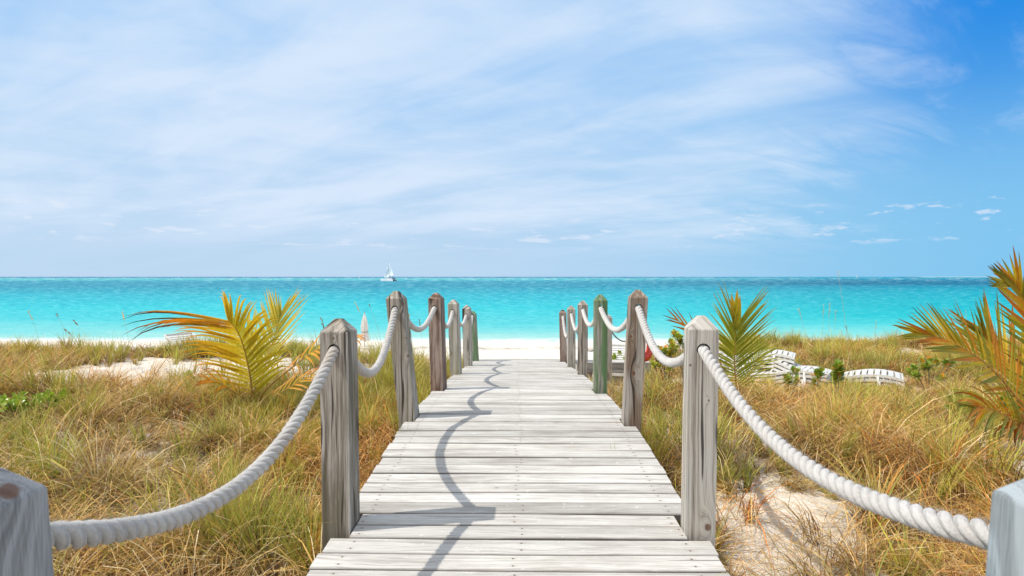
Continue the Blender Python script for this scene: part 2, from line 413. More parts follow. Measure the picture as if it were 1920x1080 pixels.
# ------------------------------------------------------------------ wood
def wood_mat(name, seed, pale, mid, dark, pith=(.03, .05), knots=(), green=None, freq=150.0, crack=.5, dirt=None):
    """solid weathered timber: growth rings round a pith, bent round knots (x, y, z, amplitude)"""
    m, n = new_mat(name)
    c = n.coord('Object'); s = n.sep(c)
    off = n.vmath('ADD', c, (seed * 3.7, seed * 1.9, seed * 5.3))
    warp = n.noise(n.vmath('MULTIPLY', off, (6, 6, 1.1)), 1.0, 3, .5)
    warp2 = n.noise(n.vmath('MULTIPLY', off, (22, 22, 3.5)), 1.0, 3, .5)
    dx = n.math('SUBTRACT', s[0], pith[0]); dy = n.math('SUBTRACT', s[1], pith[1])
    ring = n.math('SQRT', n.math('ADD', n.math('MULTIPLY', dx, dx), n.math('MULTIPLY', dy, dy)))
    ring = n.math('ADD', ring, n.math('MULTIPLY', warp, .034))
    ring = n.math('ADD', ring, n.math('MULTIPLY', warp2, .006))
    kn_dark = None
    for (kx, ky, kz, A, rr) in knots:
        d = n.vmath('MULTIPLY', n.vmath('SUBTRACT', c, (kx, ky, kz)), (1 / rr, .45 / rr, 1 / (rr * 2.6)))
        d2 = n.vmath('DOT_PRODUCT', d, d)
        g = n.math('EXPONENT', n.math('MULTIPLY', d2, -.9))
        ring = n.math('ADD', ring, n.math('MULTIPLY', g, A))
        e = n.vmath('MULTIPLY', n.vmath('SUBTRACT', c, (kx, ky, kz)), (1 / (rr * .5), (.5 if kz < .96 else 1.6) / rr, 1 / (rr * .62)))
        kd = n.mapr(n.vmath('LENGTH', e), .75, 1.1, 1, 0)
        kn_dark = kd if kn_dark is None else n.math('MAXIMUM', kn_dark, kd)
    rv = n.comb(n.math('MULTIPLY', ring, freq), n.math('MULTIPLY', s[2], .35), seed * 2.3)
    grain = n.noise(rv, 1.0, 3, .65)
    fine = n.noise(n.vmath('MULTIPLY', off, (330, 330, 7)), 1.0, 3, .6)
    broad = n.noise(n.vmath('MULTIPLY', off, (9, 9, 1.6)), 1.0, 3, .55)
    g = n.math('ADD', n.math('MULTIPLY', grain, .72), n.math('MULTIPLY', fine, .28))
    col = n.ramp(g, [(.34, dark), (.45, mid), (.54, pale), (.72, tuple(min(1, v * 1.12) for v in pale))])
    col = n.mix(n.mapr(broad, .45, .72, 0, .55), col, n.mix(1.0, col, tuple(v / max(mid) * 1.0 for v in mid), 'MULTIPLY'))
    if green: col = n.mix(n.mapr(n.noise(n.vmath('MULTIPLY', off, (18, 18, 2.0)), 1, 3), .28, .55, 0, .92), col, n.mix(g, tuple(v * .25 for v in green), tuple(v * 1.6 for v in green)))
    if dirt: col = n.mix(n.mapr(n.noise(n.vmath('MULTIPLY', off, (14, 14, 1.5)), 1, 4, .6), .46, .62, 0, .8), col, n.mix(g, tuple(v * .5 for v in dirt), dirt))
    # drying cracks follow the grain
    ck = n.mapr(n.noise(n.comb(n.math('MULTIPLY', ring, freq * .55), n.math('MULTIPLY', s[2], 1.3), seed + 9.0), 1.0, 2, .4), .625, .675, 0, crack)
    col = n.mix(ck, col, (.035, .028, .022))
    if kn_dark is not None:
        col = n.mix(n.math('MULTIPLY', kn_dark, .8), col, (.13, .055, .025))
    # weathered tops are bleached
    h = n.math('SUBTRACT', g, n.math('MULTIPLY', ck, .8))
    finish(n, col, .85, n.bump(h, .8, .004), .25)
    return m
GREY = ((.42, .385, .34), (.235, .205, .17), (.060, .046, .034))
BROWN = ((.34, .27, .225), (.14, .095, .07), (.04, .024, .018))
PALE = ((.48, .45, .40), (.31, .28, .24), (.10, .082, .064))

# ------------------------------------------------------------------ boardwalk deck
HY = np.array([-3, .9, 2.24, 2.54, 2.9, 4.0, 4.6, 5.6, 6.5, 7.4, 8.9, 10.6, 11.4])
HD = np.array([1.42, 1.35, 1.28, 1.26, 1.245, 1.165, 1.17, 1.215, 1.30, 1.39, 1.54, 1.715, 1.78])
def deckz(y): return CAMZ - float(np.interp(y, HY, HD))

#  side, x of centre, y of centre, eave drop, lean at top (x, y), yaw, hole drop, material key
A = .14
POSTS = [
    ('L', -.878, .86, .375, (-.035, -.01), .00, .470, 'p0'),
    ('L', -.898, 2.617, .272, (-.006, 0), -.05, .362, 'p1'),
    ('L', -.915, 4.345, .180, (-.105, 0), -.08, .268, 'p2'),
    ('L', -.868, 5.672, .236, (-.027, 0), -.18, .338, 'p3'),
    ('L', -.895, 7.47, .388, (-.035, 0), -.12, .492, 'p4'),
    ('L', -.896, 9.25, .565, (-.02, 0), -.10, .680, 'p5'),
    ('L', -.885, 10.67, .762, (-.05, 0), -.05, .80, 'p6'),
    ('R', .864, .86, .375, (.035, -.01), .00, .470, 'q0'),
    ('R', .893, 2.59, .254, (.010, 0), -.15, .352, 'q1'),
    ('R', .905, 4.19, .165, (.05, 0), -.08, .245, 'q2'),
    ('R', .873, 5.57, .250, (.0, 0), -.08, .330, 'q3'),
    ('R', .925, 7.52, .402, (.0, 0), -.08, .476, 'q4'),
    ('R', .925, 9.07, .560, (-.01, 0), -.06, .645, 'q5'),
    ('R', .915, 10.57, .725, (-.02, 0), -.05, .80, 'q6'),
]
def plank_mesh(bm, lay, x0, x1, y0, y1, z0, z1, th, tilt, rnd):
    """one board across the deck: chamfered top edges, slightly uneven ends"""
    c = .006
    prof = [(y0, -th), (y0, -c), (y0 + c, 0), (y1 - c, 0), (y1, -c), (y1, -th)]
    nx = 9
    rings = []
    for k in range(nx):
        x = x0 + (x1 - x0) * k / (nx - 1)
        wob = .0012 * math.sin(x * 4 + rnd * 30)
        dz = tilt * x + .0018 * math.sin(x * 3.1 + rnd * 50)
        r = []
        for (yy, zz) in prof:
            t = (yy - y0) / (y1 - y0)
            r.append(bm.verts.new((x, yy + wob, z0 * (1 - t) + z1 * t + zz + dz)))
        rings.append(r)
    for a, b in zip(rings, rings[1:]):
        for i in range(6): bm.faces.new((a[i], b[i], b[(i + 1) % 6], a[(i + 1) % 6]))
    bm.faces.new(rings[0]); bm.faces.new(rings[-1][::-1])
    sd = bm.verts.layers.float.get('side')
    for r in rings:
        for i, v in enumerate(r):
            v[lay] = rnd
            if sd: v[sd] = 0.0 if i in (2, 3) else 1.0
            if bm.verts.layers.float.get('across'): v[bm.verts.layers.float['across']] = (v.co.y - y0) / (y1 - y0)
def deck_material():
    m, n = new_mat('weathered_deck')
    c = n.coord('Object'); r = n.attr('rnd', 'Fac'); s = n.sep(c)
    off = n.comb(n.math('ADD', s[0], n.math('MULTIPLY', r, 37.0)), n.math('ADD', s[1], n.math('MULTIPLY', r, 11.0)), s[2])
    warp = n.noise(n.vmath('MULTIPLY', off, (1.0, 7, 1)), 1.0, 3, .5)
    g1 = n.noise(n.comb(n.math('MULTIPLY', n.sep(off)[0], .9), n.math('ADD', n.math('MULTIPLY', n.sep(off)[1], 95.0), n.math('MULTIPLY', warp, 14.0)), r), 1.0, 4, .65)
    fine = n.noise(n.vmath('MULTIPLY', off, (9, 420, 300)), 1.0, 3, .6)
    blot = n.noise(n.vmath('MULTIPLY', off, (1.6, 9, 1)), 1.0, 4, .6)
    g = n.math('ADD', n.math('MULTIPLY', g1, .62), n.math('MULTIPLY', fine, .38))
    tone = n.ramp(r, [(0, (.47, .452, .42)), (.3, (.62, .598, .56)), (.6, (.67, .65, .615)), (.85, (.54, .518, .48)), (1, (.65, .625, .58))])
    dk = n.mix(1.0, tone, (.56, .53, .50), 'MULTIPLY')
    col = n.mix(n.mapr(g, .34, .54, 0, 1), dk, tone)
    col = n.mix(n.mapr(blot, .46, .66, 0, .6), col, n.mix(1.0, col, (.58, .56, .54), 'MULTIPLY'))
    st = n.noise(n.vmath('MULTIPLY', c, (2.2, 3.0, 1)), 1.0, 4, .6)
    col = n.mix(n.mapr(st, .48, .66, 0, .5), col, n.mix(1.0, col, (.70, .67, .63), 'MULTIPLY'))
    # bleached scuffs and sand specks
    spk = n.noise(n.vmath('MULTIPLY', c, (18, 30, 20)), 1.0, 4, .7)
    col = n.mix(n.mapr(spk, .64, .70, 0, .7), col, (.70, .68, .64))
    scr = n.noise(n.vmath('MULTIPLY', off, (2.3, 40, 10)), 1.0, 5, .7, 1.2)
    col = n.mix(n.mapr(scr, .63, .68, 0, .55), col, (.68, .66, .63))
    # hairline checks and small knots
    ck = n.mapr(n.noise(n.vmath('MULTIPLY', off, (1.1, 75, 1)), 1.0, 2, .4), .69, .72, 0, .75)
    col = n.mix(ck, col, (.16, .14, .13))
    vor = n.node('ShaderNodeTexVoronoi'); n.put(vor.inputs['Vector'], n.vmath('MULTIPLY', off, (1.3, 2.2, 0.01))); vor.inputs['Scale'].default_value = 1.6
    kn = n.mapr(vor.outputs['Distance'], .018, .034, .75, 0)
    col = n.mix(kn, col, (.20, .15, .12))
    col = n.mix(1.0, col, (.97, .96, .94), 'MULTIPLY')
    # nail heads with a little rust bleeding along the grain
    ax = n.math('ABSOLUTE', n.math('SUBTRACT', n.math('ABSOLUTE', n.math('ADD', s[0], n.math('MULTIPLY', n.math('SUBTRACT', r, .5), .02))), .79))
    axm = n.math('MINIMUM', ax, n.math('ABSOLUTE', n.math('ADD', s[0], n.math('MULTIPLY', n.math('SUBTRACT', r, .5), .05))))
    av = n.math('MULTIPLY', n.math('ABSOLUTE', n.math('SUBTRACT', n.math('ABSOLUTE', n.math('SUBTRACT', n.attr('across', 'Fac'), .5)), .24)), .113)
    nd = n.math('SQRT', n.math('ADD', n.math('MULTIPLY', axm, axm), n.math('MULTIPLY', av, av)))
    col = n.mix(n.mapr(n.math('SQRT', n.math('ADD', n.math('MULTIPLY', n.math('MULTIPLY', axm, axm), .12), n.math('MULTIPLY', av, av))), .003, .010, .35, 0), col, (.30, .22, .16))
    col = n.mix(n.mapr(nd, .0045, .006, .85, 0), col, (.10, .075, .06))
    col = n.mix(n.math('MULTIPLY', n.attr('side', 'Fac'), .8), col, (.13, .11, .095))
    h = n.math('SUBTRACT', n.math('ADD', g, n.math('MULTIPLY', blot, .3)), n.math('MULTIPLY', ck, 1.0))
    finish(n, col, .8, n.bump(h, .55, .003), .25)
    return m
deck_mat = deck_material()
boardwalk = empty('boardwalk', (0, 2, deckz(2)), 0, 'long boardwalk of bleached grey planks leading over the dune to the beach', 'boardwalk')
def build_deck():
    bm = bmesh.new(); bm.verts.layers.float.new('side'); bm.verts.layers.float.new('across'); lay = bm.verts.layers.float.new('rnd')
    y = -1.6; th = .038; W = .912
    while y < 11.15:
        w = .113 + random.uniform(-.005, .004); g = random.uniform(.006, .012)
        y0, y1 = y, y + w
        x0, x1 = -W + random.uniform(-.008, .008), W + random.uniform(-.008, .008)
        for p in POSTS:
            if y1 > p[2] - .078 and y0 < p[2] + .078:
                if p[0] == 'L': x0 = max(x0, p[1] + .078)
                else: x1 = min(x1, p[1] - .078)
        rnd = random.random()
        dz = random.uniform(-.0025, .0025)
        plank_mesh(bm, lay, x0, x1, y0, y1, deckz(y0) + dz, deckz(y1) + dz, th, random.uniform(-.0015, .0015), rnd)
        y += w + g
    me = bpy.data.meshes.new('planks'); bm.to_mesh(me); bm.free()
    o = link('planking', me, deck_mat); o.parent = boardwalk; o.matrix_parent_inverse = Matrix.Translation(-boardwalk.location)
    # bearers under the planks
    wm = wood_mat('bearer_wood', 31, (.30, .27, .24), (.19, .16, .14), (.07, .055, .045), pith=(0, .5), crack=.3)
    for x in (-.80, 0, .80):
        b = bmesh.new(); rings = []
        ys = [-1.6] + list(np.arange(-1, 11.1, .5)) + [11.1]
        for yy in ys:
            z = deckz(yy) - .046
            rings.append([b.verts.new((x + sx * .02, yy, z + dz)) for sx, dz in ((-1, 0), (1, 0), (1, -.17), (-1, -.17))])
        for p, q in zip(rings, rings[1:]):
            for i in range(4): b.faces.new((p[i], p[(i + 1) % 4], q[(i + 1) % 4], q[i]))
        b.faces.new(rings[0][::-1]); b.faces.new(rings[-1])
        o = bm_link('bearer', b, wm); o.parent = boardwalk; o.matrix_parent_inverse = Matrix.Translation(-boardwalk.location)
build_deck()

# ------------------------------------------------------------------ posts
POST_LABEL = {
    'p0': 'blurred grey post top with a brown knot, in the bottom left corner',
    'p1': 'large upright grey post with dark streaked grain on the left side of the deck',
    'p2': 'post leaning outward with swirling knotty grain, in front of the sailboat, left of the boardwalk',
    'p3': 'dark brown stained post with a tan rounded top, left of the boardwalk',
    'p4': 'pale greenish post with one dark knot low down, just beyond the dark brown post',
    'p5': 'distant grey post with three small knots, left side, beside the small green post',
    'p6': 'green post at the far end of the left side of the boardwalk',
    'q0': 'blurred bluish grey post at the bottom right corner of the photo',
    'q1': 'large grey post with a small orange knot at deck level, in front of a palm',
    'q2': 'brownish post with a big red-brown knot halfway up, between the green post and the camera',
    'q3': 'tall green post with a rust-brown streak at its top, right side of the boardwalk',
    'q4': 'plain grey post with dark tip, right side, just beyond the green post',
    'q5': 'slim pale grey-green post, right side, second from the far end',
    'q6': 'dark grey post at the far end of the right side of the boardwalk',
}
h0 = .985
PM = {
    'p0': dict(c=((.34, .34, .335), (.22, .22, .215), (.10, .10, .098)), freq=60, pith=(-.16, .10), knots=((.020, .0, h0 + .012, .03, .030),)),
    'p1': dict(c=((.46, .42, .37), (.25, .215, .17), (.05, .038, .026)), pith=(-.11, .06), knots=((-.005, -.07, h0 - .03, .022, .012),), freq=105, dirt=(.16, .14, .09)),
    'p2': dict(c=GREY, pith=(.12, .05), knots=((-.02, -.07, h0 - .04, .03, .03), (.042, -.07, h0 - .05, .02, .012), (.005, -.07, h0 - .32, .03, .018), (.012, -.07, h0 - .47, .03, .018)), freq=110, dirt=(.30, .27, .17)),
    'p3': dict(c=BROWN, pith=(.0, .14), freq=90, dirt=(.15, .085, .06)),
    'p4': dict(c=PALE, pith=(.12, .10), knots=((-.045, -.07, .30, .03, .022),), dirt=(.36, .36, .24), freq=90),
    'p5': dict(c=PALE, pith=(-.1, .1), knots=((-.02, -.07, h0 - .2, .03, .014), (.02, -.07, h0 - .2, .03, .014), (.02, -.07, .16, .03, .016)), freq=80),
    'p6': dict(c=GREY, pith=(.1, .1), green=(.13, .22, .11), freq=70),
    'q0': dict(c=((.32, .355, .37), (.21, .24, .255), (.10, .12, .13)), pith=(-.14, .06), freq=90),
    'q1': dict(c=PALE, pith=(.13, .07), knots=((.034, -.07, h0 - .335, .012, .010), (.036, -.07, .045, .04, .030), (-.052, -.07, h0 - .17, .0, .012)), freq=100),
    'q2': dict(c=GREY, pith=(-.13, .06), knots=((.012, -.07, .40, .05, .030), (-.01, -.07, h0 - .30, .03, .02)), dirt=(.22, .135, .08), freq=95),
    'q3': dict(c=GREY, pith=(.12, .08), green=(.10, .19, .075), freq=90),
    'q4': dict(c=GREY, pith=(.12, .05), freq=90),
    'q5': dict(c=PALE, pith=(-.1, .05), dirt=(.30, .31, .22), freq=80),
    'q6': dict(c=BROWN, pith=(0, .12), freq=70),
}
holes = {}
def build_post(rec, idx):
    side, x, y, ed, lean, yaw, hd, key = rec
    zb = float(gz(x, y)) - .25
    zt = CAMZ - ed
    zd = deckz(y)
    cfg = dict(PM[key]); pal = cfg.pop('c')
    # local origin is on deck level, so knots and holes are given from there
    scale = (zt - zd) / h0
    kn = [(kx, ky, kz * scale, A_, rr) for (kx, ky, kz, A_, rr) in cfg.pop('knots', ())]
    mat = wood_mat('post_wood_' + key, idx * 1.37 + 2, *pal, knots=kn, crack=(.25 if key in ('p0', 'q0') else .9), **cfg)
    b = bmesh.new()
    a = A / 2; cap = .062
    zs = [zb - zd, (zb - zd) * .5, 0.0, .25, .5, .75, zt - zd]
    rings = []
    for z in zs:
        f = max(z, 0) / (zt - zd)
        ox, oy = lean[0] * f, lean[1] * f
        rings.append([b.verts.new((ox + sx * a, oy + sy * a, z)) for sx, sy in ((-1, -1), (1, -1), (1, 1), (-1, 1))])
    top = [b.verts.new((lean[0] + sx * .018, lean[1] + sy * .018, zt - zd + cap)) for sx, sy in ((-1, -1), (1, -1), (1, 1), (-1, 1))]
    rings.append(top)
    for p, q in zip(rings, rings[1:]):
        for i in range(4): b.faces.new((p[i], p[(i + 1) % 4], q[(i + 1) % 4], q[i]))
    b.faces.new(top); b.faces.new(rings[0][::-1])
    ed_ = [e for e in b.edges if not (e.verts[0].co.z < -.1 and e.verts[1].co.z < -.1 and abs(e.verts[0].co.z - e.verts[1].co.z) < .01)
           and (abs(e.verts[0].co.z - e.verts[1].co.z) > .02 or e.verts[0].co.z > .9 * (zt - zd))]
    bmesh.ops.bevel(b, geom=ed_, offset=.005, segments=2, affect='EDGES', profile=.5)
    bmesh.ops.recalc_face_normals(b, faces=b.faces)
    me = bpy.data.meshes.new('tmp'); b.to_mesh(me); b.free()
    o = bpy.data.objects.new('tmp', me); COL.objects.link(o)
    # rope hole: a real bore through the post
    hz = CAMZ - hd - zd
    f = hz / (zt - zd)
    cb = bmesh.new()
    bmesh.ops.create_cone(cb, cap_ends=True, segments=28, radius1=.0315, radius2=.0315, depth=.4,
                          matrix=Matrix.Translation((lean[0] * f, 0, hz)) @ Matrix.Rotation(R(90), 4, 'X'))
    cme = bpy.data.meshes.new('c'); cb.to_mesh(cme); cb.free()
    co = bpy.data.objects.new('c', cme); COL.objects.link(co)
    md = o.modifiers.new('b', 'BOOLEAN'); md.operation = 'DIFFERENCE'; md.object = co; md.solver = 'EXACT'
    dg = bpy.context.evaluated_depsgraph_get()
    fin = bpy.data.meshes.new_from_object(o.evaluated_get(dg))
    bpy.data.objects.remove(o); bpy.data.objects.remove(co)
    fin.name = 'post'
    fin.materials.clear(); fin.materials.append(mat)
    po = bpy.data.objects.new('post', fin); COL.objects.link(po)
    po.location = (x, y, zd); po.rotation_euler = (0, 0, yaw)
    tag(po, POST_LABEL[key], 'post', 'square wooden posts along the boardwalk')
    c, s_ = math.cos(yaw), math.sin(yaw)
    hx = lean[0] * f
    ends = []
    for yy in (-a, a):
        ends.append(Vector((x + hx * c - yy * s_, y + hx * s_ + yy * c, CAMZ - hd)))
    holes[key] = ends
for i, r_ in enumerate(POSTS): build_post(r_, i)

# ------------------------------------------------------------------ ropes
def rope_mesh(pts, Rr=.027, strands=3, pitch=.112, sides=12, step=.008):
    # resample
    P = [Vector(p) for p in pts]
    acc = [0.0]
    for a_, b_ in zip(P, P[1:]): acc.append(acc[-1] + (b_ - a_).length)
    Ltot = acc[-1]; N = int(Ltot / step)
    S = np.linspace(0, Ltot, N)
    arr = np.array([[p.x, p.y, p.z] for p in P])
    C = np.stack([np.interp(S, acc, arr[:, k]) for k in range(3)], -1)
    for _ in range(6): C[1:-1] = (C[:-2] + C[1:-1] * 2 + C[2:]) / 4
    T = np.gradient(C, axis=0); T /= np.linalg.norm(T, axis=1)[:, None]
    U = np.cross(T, np.array([1.0, 0, 0])); U /= np.linalg.norm(U, axis=1)[:, None]
    B = np.cross(T, U)
    Vs, Fs, Us = [], [], []
    base = 0
    for k in range(strands):
        ph = 2 * math.pi * (S / pitch + k / strands + .10 * np.sin(S * 5.1) + .05 * np.sin(S * 13.7))
        rad = Rr * (.555 + .03 * np.sin(S * 31 + k * 2.1) * np.sin(S * 7.3 + k))
        d = U * np.cos(ph)[:, None] + B * np.sin(ph)[:, None]
        cen = C + d * rad[:, None]
        # frame of the strand
        ts = np.gradient(cen, axis=0); ts /= np.linalg.norm(ts, axis=1)[:, None]
        e1 = d - ts * (d * ts).sum(1)[:, None]; e1 /= np.linalg.norm(e1, axis=1)[:, None]
        e2 = np.cross(ts, e1)
        th = np.arange(sides) * 2 * math.pi / sides
        rs = Rr * .455
        ring = cen[:, None] + rs * (e1[:, None] * np.cos(th)[None, :, None] + 1.05 * e2[:, None] * np.sin(th)[None, :, None])
        Vs.append(ring.reshape(-1, 3))
        i = np.arange(N - 1)[:, None] * sides + np.arange(sides)[None]
        j = np.arange(N - 1)[:, None] * sides + (np.arange(sides)[None] + 1) % sides
        Fs.append(np.stack([i, j, j + sides, i + sides], -1).reshape(-1, 4) + base)
        Us.append(np.stack([np.repeat(S, sides), np.tile(th, N)], -1))
        base += N * sides
    # end discs are hidden inside posts
    return np.concatenate(Vs), np.concatenate(Fs), np.concatenate(Us), C, T
def rope_mat(name, a, b, stain):
    m, n = new_mat(name)
    s = n.attr('along', 'Fac'); t = n.attr('around', 'Fac')
    fib = n.noise(n.comb(n.math('MULTIPLY', s, 45.0), n.math('ADD', n.math('MULTIPLY', t, 9.0), n.math('MULTIPLY', s, 160.0)), 0), 1.0, 3, .6)
    c = n.coord('Object')
    bl = n.noise(c, 7, 4, .6)
    fuzz = n.noise(c, 420, 2, .6)
    col = n.mix(n.mapr(bl, .35, .7), a, b)
    col = n.mix(n.mapr(fib, .40, .66, 0, .5), n.mix(1.0, col, (.80, .79, .78), 'MULTIPLY'), col)
    col = n.mix(n.mapr(n.noise(c, 3.0, 5, .6), .58, .72, 0, .6), col, stain)
    h = n.math('ADD', fib, n.math('MULTIPLY', fuzz, .5))
    finish(n, col, .9, n.bump(h, .8, .004), .2, Sheen_Weight=.3)
    return m
def rope_path(keys, sags, lead):
    pts = []
    h_first = holes[keys[0]]
    # the rope comes from the span behind the camera
    p0 = Vector((h_first[0].x, h_first[0].y - 1.7, h_first[0].z + .02))
    def span(a, b, sag, side=0):
        out = []
        n_ = 40
        for i in range(n_ + 1):
            t = i / n_
            p = a.lerp(b, t); f = 4 * t * (1 - t)
            f = f * (1 - .12 * (1 - f))
            out.append(p + Vector((side * f, 0, -sag * f)))
        return out
    pts += span(p0, h_first[0] + Vector((0, 0, 0)), .22)
    for i, k in enumerate(keys):
        a, b = holes[k]
        low = Vector((0, 0, -.003))
        pts.append(a + low); pts.append(b + low)
        if i < len(sags):
            pts += span(b + low, holes[keys[i + 1]][0] + low, sags[i])[1:-1]
    e = holes[keys[-1]][1]
    pts.append(e + Vector((0, .03, -.02))); pts.append(e + Vector((0, .05, -.05)))
    return pts
def fuzz_rope(C, T, Rr, upto, n):
    """loose fibres standing off the near rope"""
    idx = np.where(C[:, 1] < upto)[0]
    k = rng.choice(idx, n)
    d = rng.normal(size=(n, 3)); d -= T[k] * (d * T[k]).sum(1)[:, None]; d /= np.linalg.norm(d, axis=1)[:, None]
    p0 = C[k] + d * Rr * rng.uniform(.82, 1.0, (n, 1))
    dr = d * rng.uniform(.2, 1, (n, 1)) + rng.normal(size=(n, 3)) * .6; dr /= np.linalg.norm(dr, axis=1)[:, None]
    L = rng.uniform(.003, .009, (n, 1)); p1 = p0 + dr * L
    p2 = p1 + (dr + rng.normal(size=(n, 3)) * .5) * L * .6
    s = np.cross(dr, rng.normal(size=(n, 3))); s /= np.linalg.norm(s, axis=1)[:, None]; s *= .00022
    V = np.stack([p0 - s, p0 + s, p1 - s, p1 + s, p2 - s * .5, p2 + s * .5], 1).reshape(-1, 3)
    b = np.arange(n)[:, None] * 6
    F = np.concatenate([b + np.array([0, 1, 3, 2]), b + np.array([2, 3, 5, 4])])
    return V, F
def build_rope(keys, sags, mat, label, group=None, Rr=.027, fuzz=True):
    V, F, U, C, T = rope_mesh(rope_path(keys, sags, None), Rr)
    along, around = U[:, 0], U[:, 1]
    if fuzz:
        V2, F2 = fuzz_rope(C, T, Rr, 4.5, 16000)
        F = np.concatenate([F, F2 + len(V)]); V = np.concatenate([V, V2])
        along = np.concatenate([along, rng.random(len(V2))]); around = np.concatenate([around, rng.random(len(V2))])
    me = np_mesh('rope', V, F, attrs={'along': along, 'around': around})
    o = link('rope', me, mat, smooth=True)
    tag(o, label, 'rope', 'ropes threaded through the boardwalk posts')
    return o
build_rope(['p0', 'p1', 'p2', 'p3', 'p4', 'p5', 'p6'], [.255, .30, .20, .21, .19, .2],
           rope_mat('rope_grey', (.60, .57, .53), (.72, .69, .64), (.46, .37, .28)), 'thick twisted greyish rope sagging between the posts on the left of the boardwalk')
build_rope(['q0', 'q1', 'q2', 'q3', 'q4', 'q5', 'q6'], [.17, .225, .205, .20, .28, .40],
           rope_mat('rope_white', (.64, .61, .57), (.71, .69, .66), (.66, .56, .45)), 'thick twisted white rope sagging between the posts on the right of the boardwalk')

# ------------------------------------------------------------------ side landing on the right, far down the walk
def build_side():
    wm = wood_mat('landing_wood', 77, *GREY, pith=(0, .4), crack=.4)
    y0, y1 = 9.0, 9.32; zt = CAMZ - 1.47
    root = empty('side_landing', (1.55, 9.1, zt), 0, 'small grey wooden landing joining the right side of the boardwalk behind the green post', 'landing')
    b = bmesh.new(); lay = b.verts.layers.float.new('rnd')
    y = y0
    while y < y1 - .1:
        plank_mesh(b, lay, .0 - .55, .72, y - 9.1, y + .135 - 9.1, 0, 0, .036, 0, random.random()); y += .143
    o = bm_link('planking', b, deck_mat, root)
    b = bmesh.new(); box(b, (.085, y0 - 9.1 - .022, -.085), (1.27, .04, .165))
    bmesh.ops.bevel(b, geom=b.edges[:], offset=.004, segments=1, affect='EDGES')
    # the board's grain runs along it
    m2, n = new_mat('fascia_wood'); c = n.coord()
    g = n.noise(n.vmath('MULTIPLY', c, (2.2, 20, 60)), 1.0, 4, .65)
    finish(n, n.ramp(g, [(.3, (.11, .095, .08)), (.5, (.27, .245, .22)), (.7, (.42, .39, .36))]), .85, n.bump(g, .5, .004))
    bm_link('fascia', b, m2, root)
    for sx in (-.3, .62):
        b = bmesh.new(); box(b, (sx, .05, -.42), (.09, .09, .75)); bm_link('leg', b, wm, root)
    # two posts and a thin rope
    Ps = []
    for k, (x, yy, top, lab) in enumerate(((1.455, 8.50, CAMZ - .66, 'narrow grey post half hidden behind the green post, at the side landing'),
                                     (1.99, 8.50, CAMZ - .66, 'grey post at the outer corner of the side landing, behind the knotty brown post'))):
        b = bmesh.new()
        zb = float(gz(x, yy)) - .2
        h = top - zb
        vs = []
        for z, a in ((0, .06), (h, .06), (h + .05, .015)):
            vs.append([b.verts.new((sx * a, sy * a, z)) for sx, sy in ((-1, -1), (1, -1), (1, 1), (-1, 1))])
        for p, q in zip(vs, vs[1:]):
            for i in range(4): b.faces.new((p[i], p[(i + 1) % 4], q[(i + 1) % 4], q[i]))
        b.faces.new(vs[-1]); b.faces.new(vs[0][::-1])
        o = bm_link('landing_post', b, wm); o.location = (x, yy, zb)
        tag(o, lab, 'post', 'posts of the side landing')
        Ps.append(Vector((x, yy, top - .12)))
    a0 = Vector((.99, 9.07, CAMZ - .88)); pts = []
    for p, q, sg in ((a0, Ps[0], .42), (Ps[0], Ps[1], .27)):
        for i in range(30):
            t = i / 29; pts.append(p.lerp(q, t) - Vector((0, -.0, sg * 4 * t * (1 - t))))
    V, F, U, C, T = rope_mesh(pts, .014, pitch=.055, sides=8)
    me = np_mesh('rope', V, F, attrs={'along': U[:, 0], 'around': U[:, 1]})
    o = link('rope', me, rope_mat('rope_old', (.42, .41, .38), (.5, .48, .45), (.34, .31, .27)), smooth=True)
    tag(o, 'thin dark grey rope hanging at the side landing, behind the green post', 'rope')
build_side()

# ------------------------------------------------------------------ blades
def blades(root, L, az, lean, curl, w, col, K=5, tipcol=None, twist=None, droop_pow=1.4, gfac=1.0):
    """N curved grass blades as strips. root (N,3)"""
    N = len(L)
    s = np.linspace(0, 1, K + 1)
    th = lean[:, None] + curl[:, None] * s[None] ** droop_pow          # angle from vertical
    dl = (L / K)[:, None]
    hor = np.concatenate([np.zeros((N, 1)), np.cumsum(np.sin((th[:, 1:] + th[:, :-1]) / 2) * dl, 1)], 1)
    ver = np.concatenate([np.zeros((N, 1)), np.cumsum(np.cos((th[:, 1:] + th[:, :-1]) / 2) * dl, 1)], 1)
    ca, sa = np.cos(az)[:, None], np.sin(az)[:, None]
    cen = np.stack([root[:, 0:1] + hor * ca, root[:, 1:2] + hor * sa, root[:, 2:3] + ver * gfac], -1)
    tw = (az + math.pi / 2 + (twist if twist is not None else 0))
    side = np.stack([np.cos(tw), np.sin(tw), np.zeros(N)], -1)
    wid = (w[:, None] * np.clip(1.05 - s[None] ** 1.6, .06, 1) * (.65 + .35 * np.minimum(1, s[None] * 5)))[..., None] * side[:, None]
    V = np.stack([cen - wid / 2, cen + wid / 2], 2).reshape(-1, 3)
    base = np.arange(N)[:, None, None] * (2 * (K + 1)) + np.arange(K)[None, :, None] * 2
    F = (base + np.array([0, 1, 3, 2])[None, None]).reshape(-1, 4)
    if tipcol is None: C = np.repeat(col, 2 * (K + 1), 0)
    else:
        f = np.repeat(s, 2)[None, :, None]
        f0 = np.clip(1 - f * 1.8, 0, 1) * .85        # dead brown sheaths at the foot, darkened further to paint shade inside tufts
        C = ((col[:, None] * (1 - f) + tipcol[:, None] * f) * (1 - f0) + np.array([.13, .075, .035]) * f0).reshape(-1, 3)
    return V, F, C
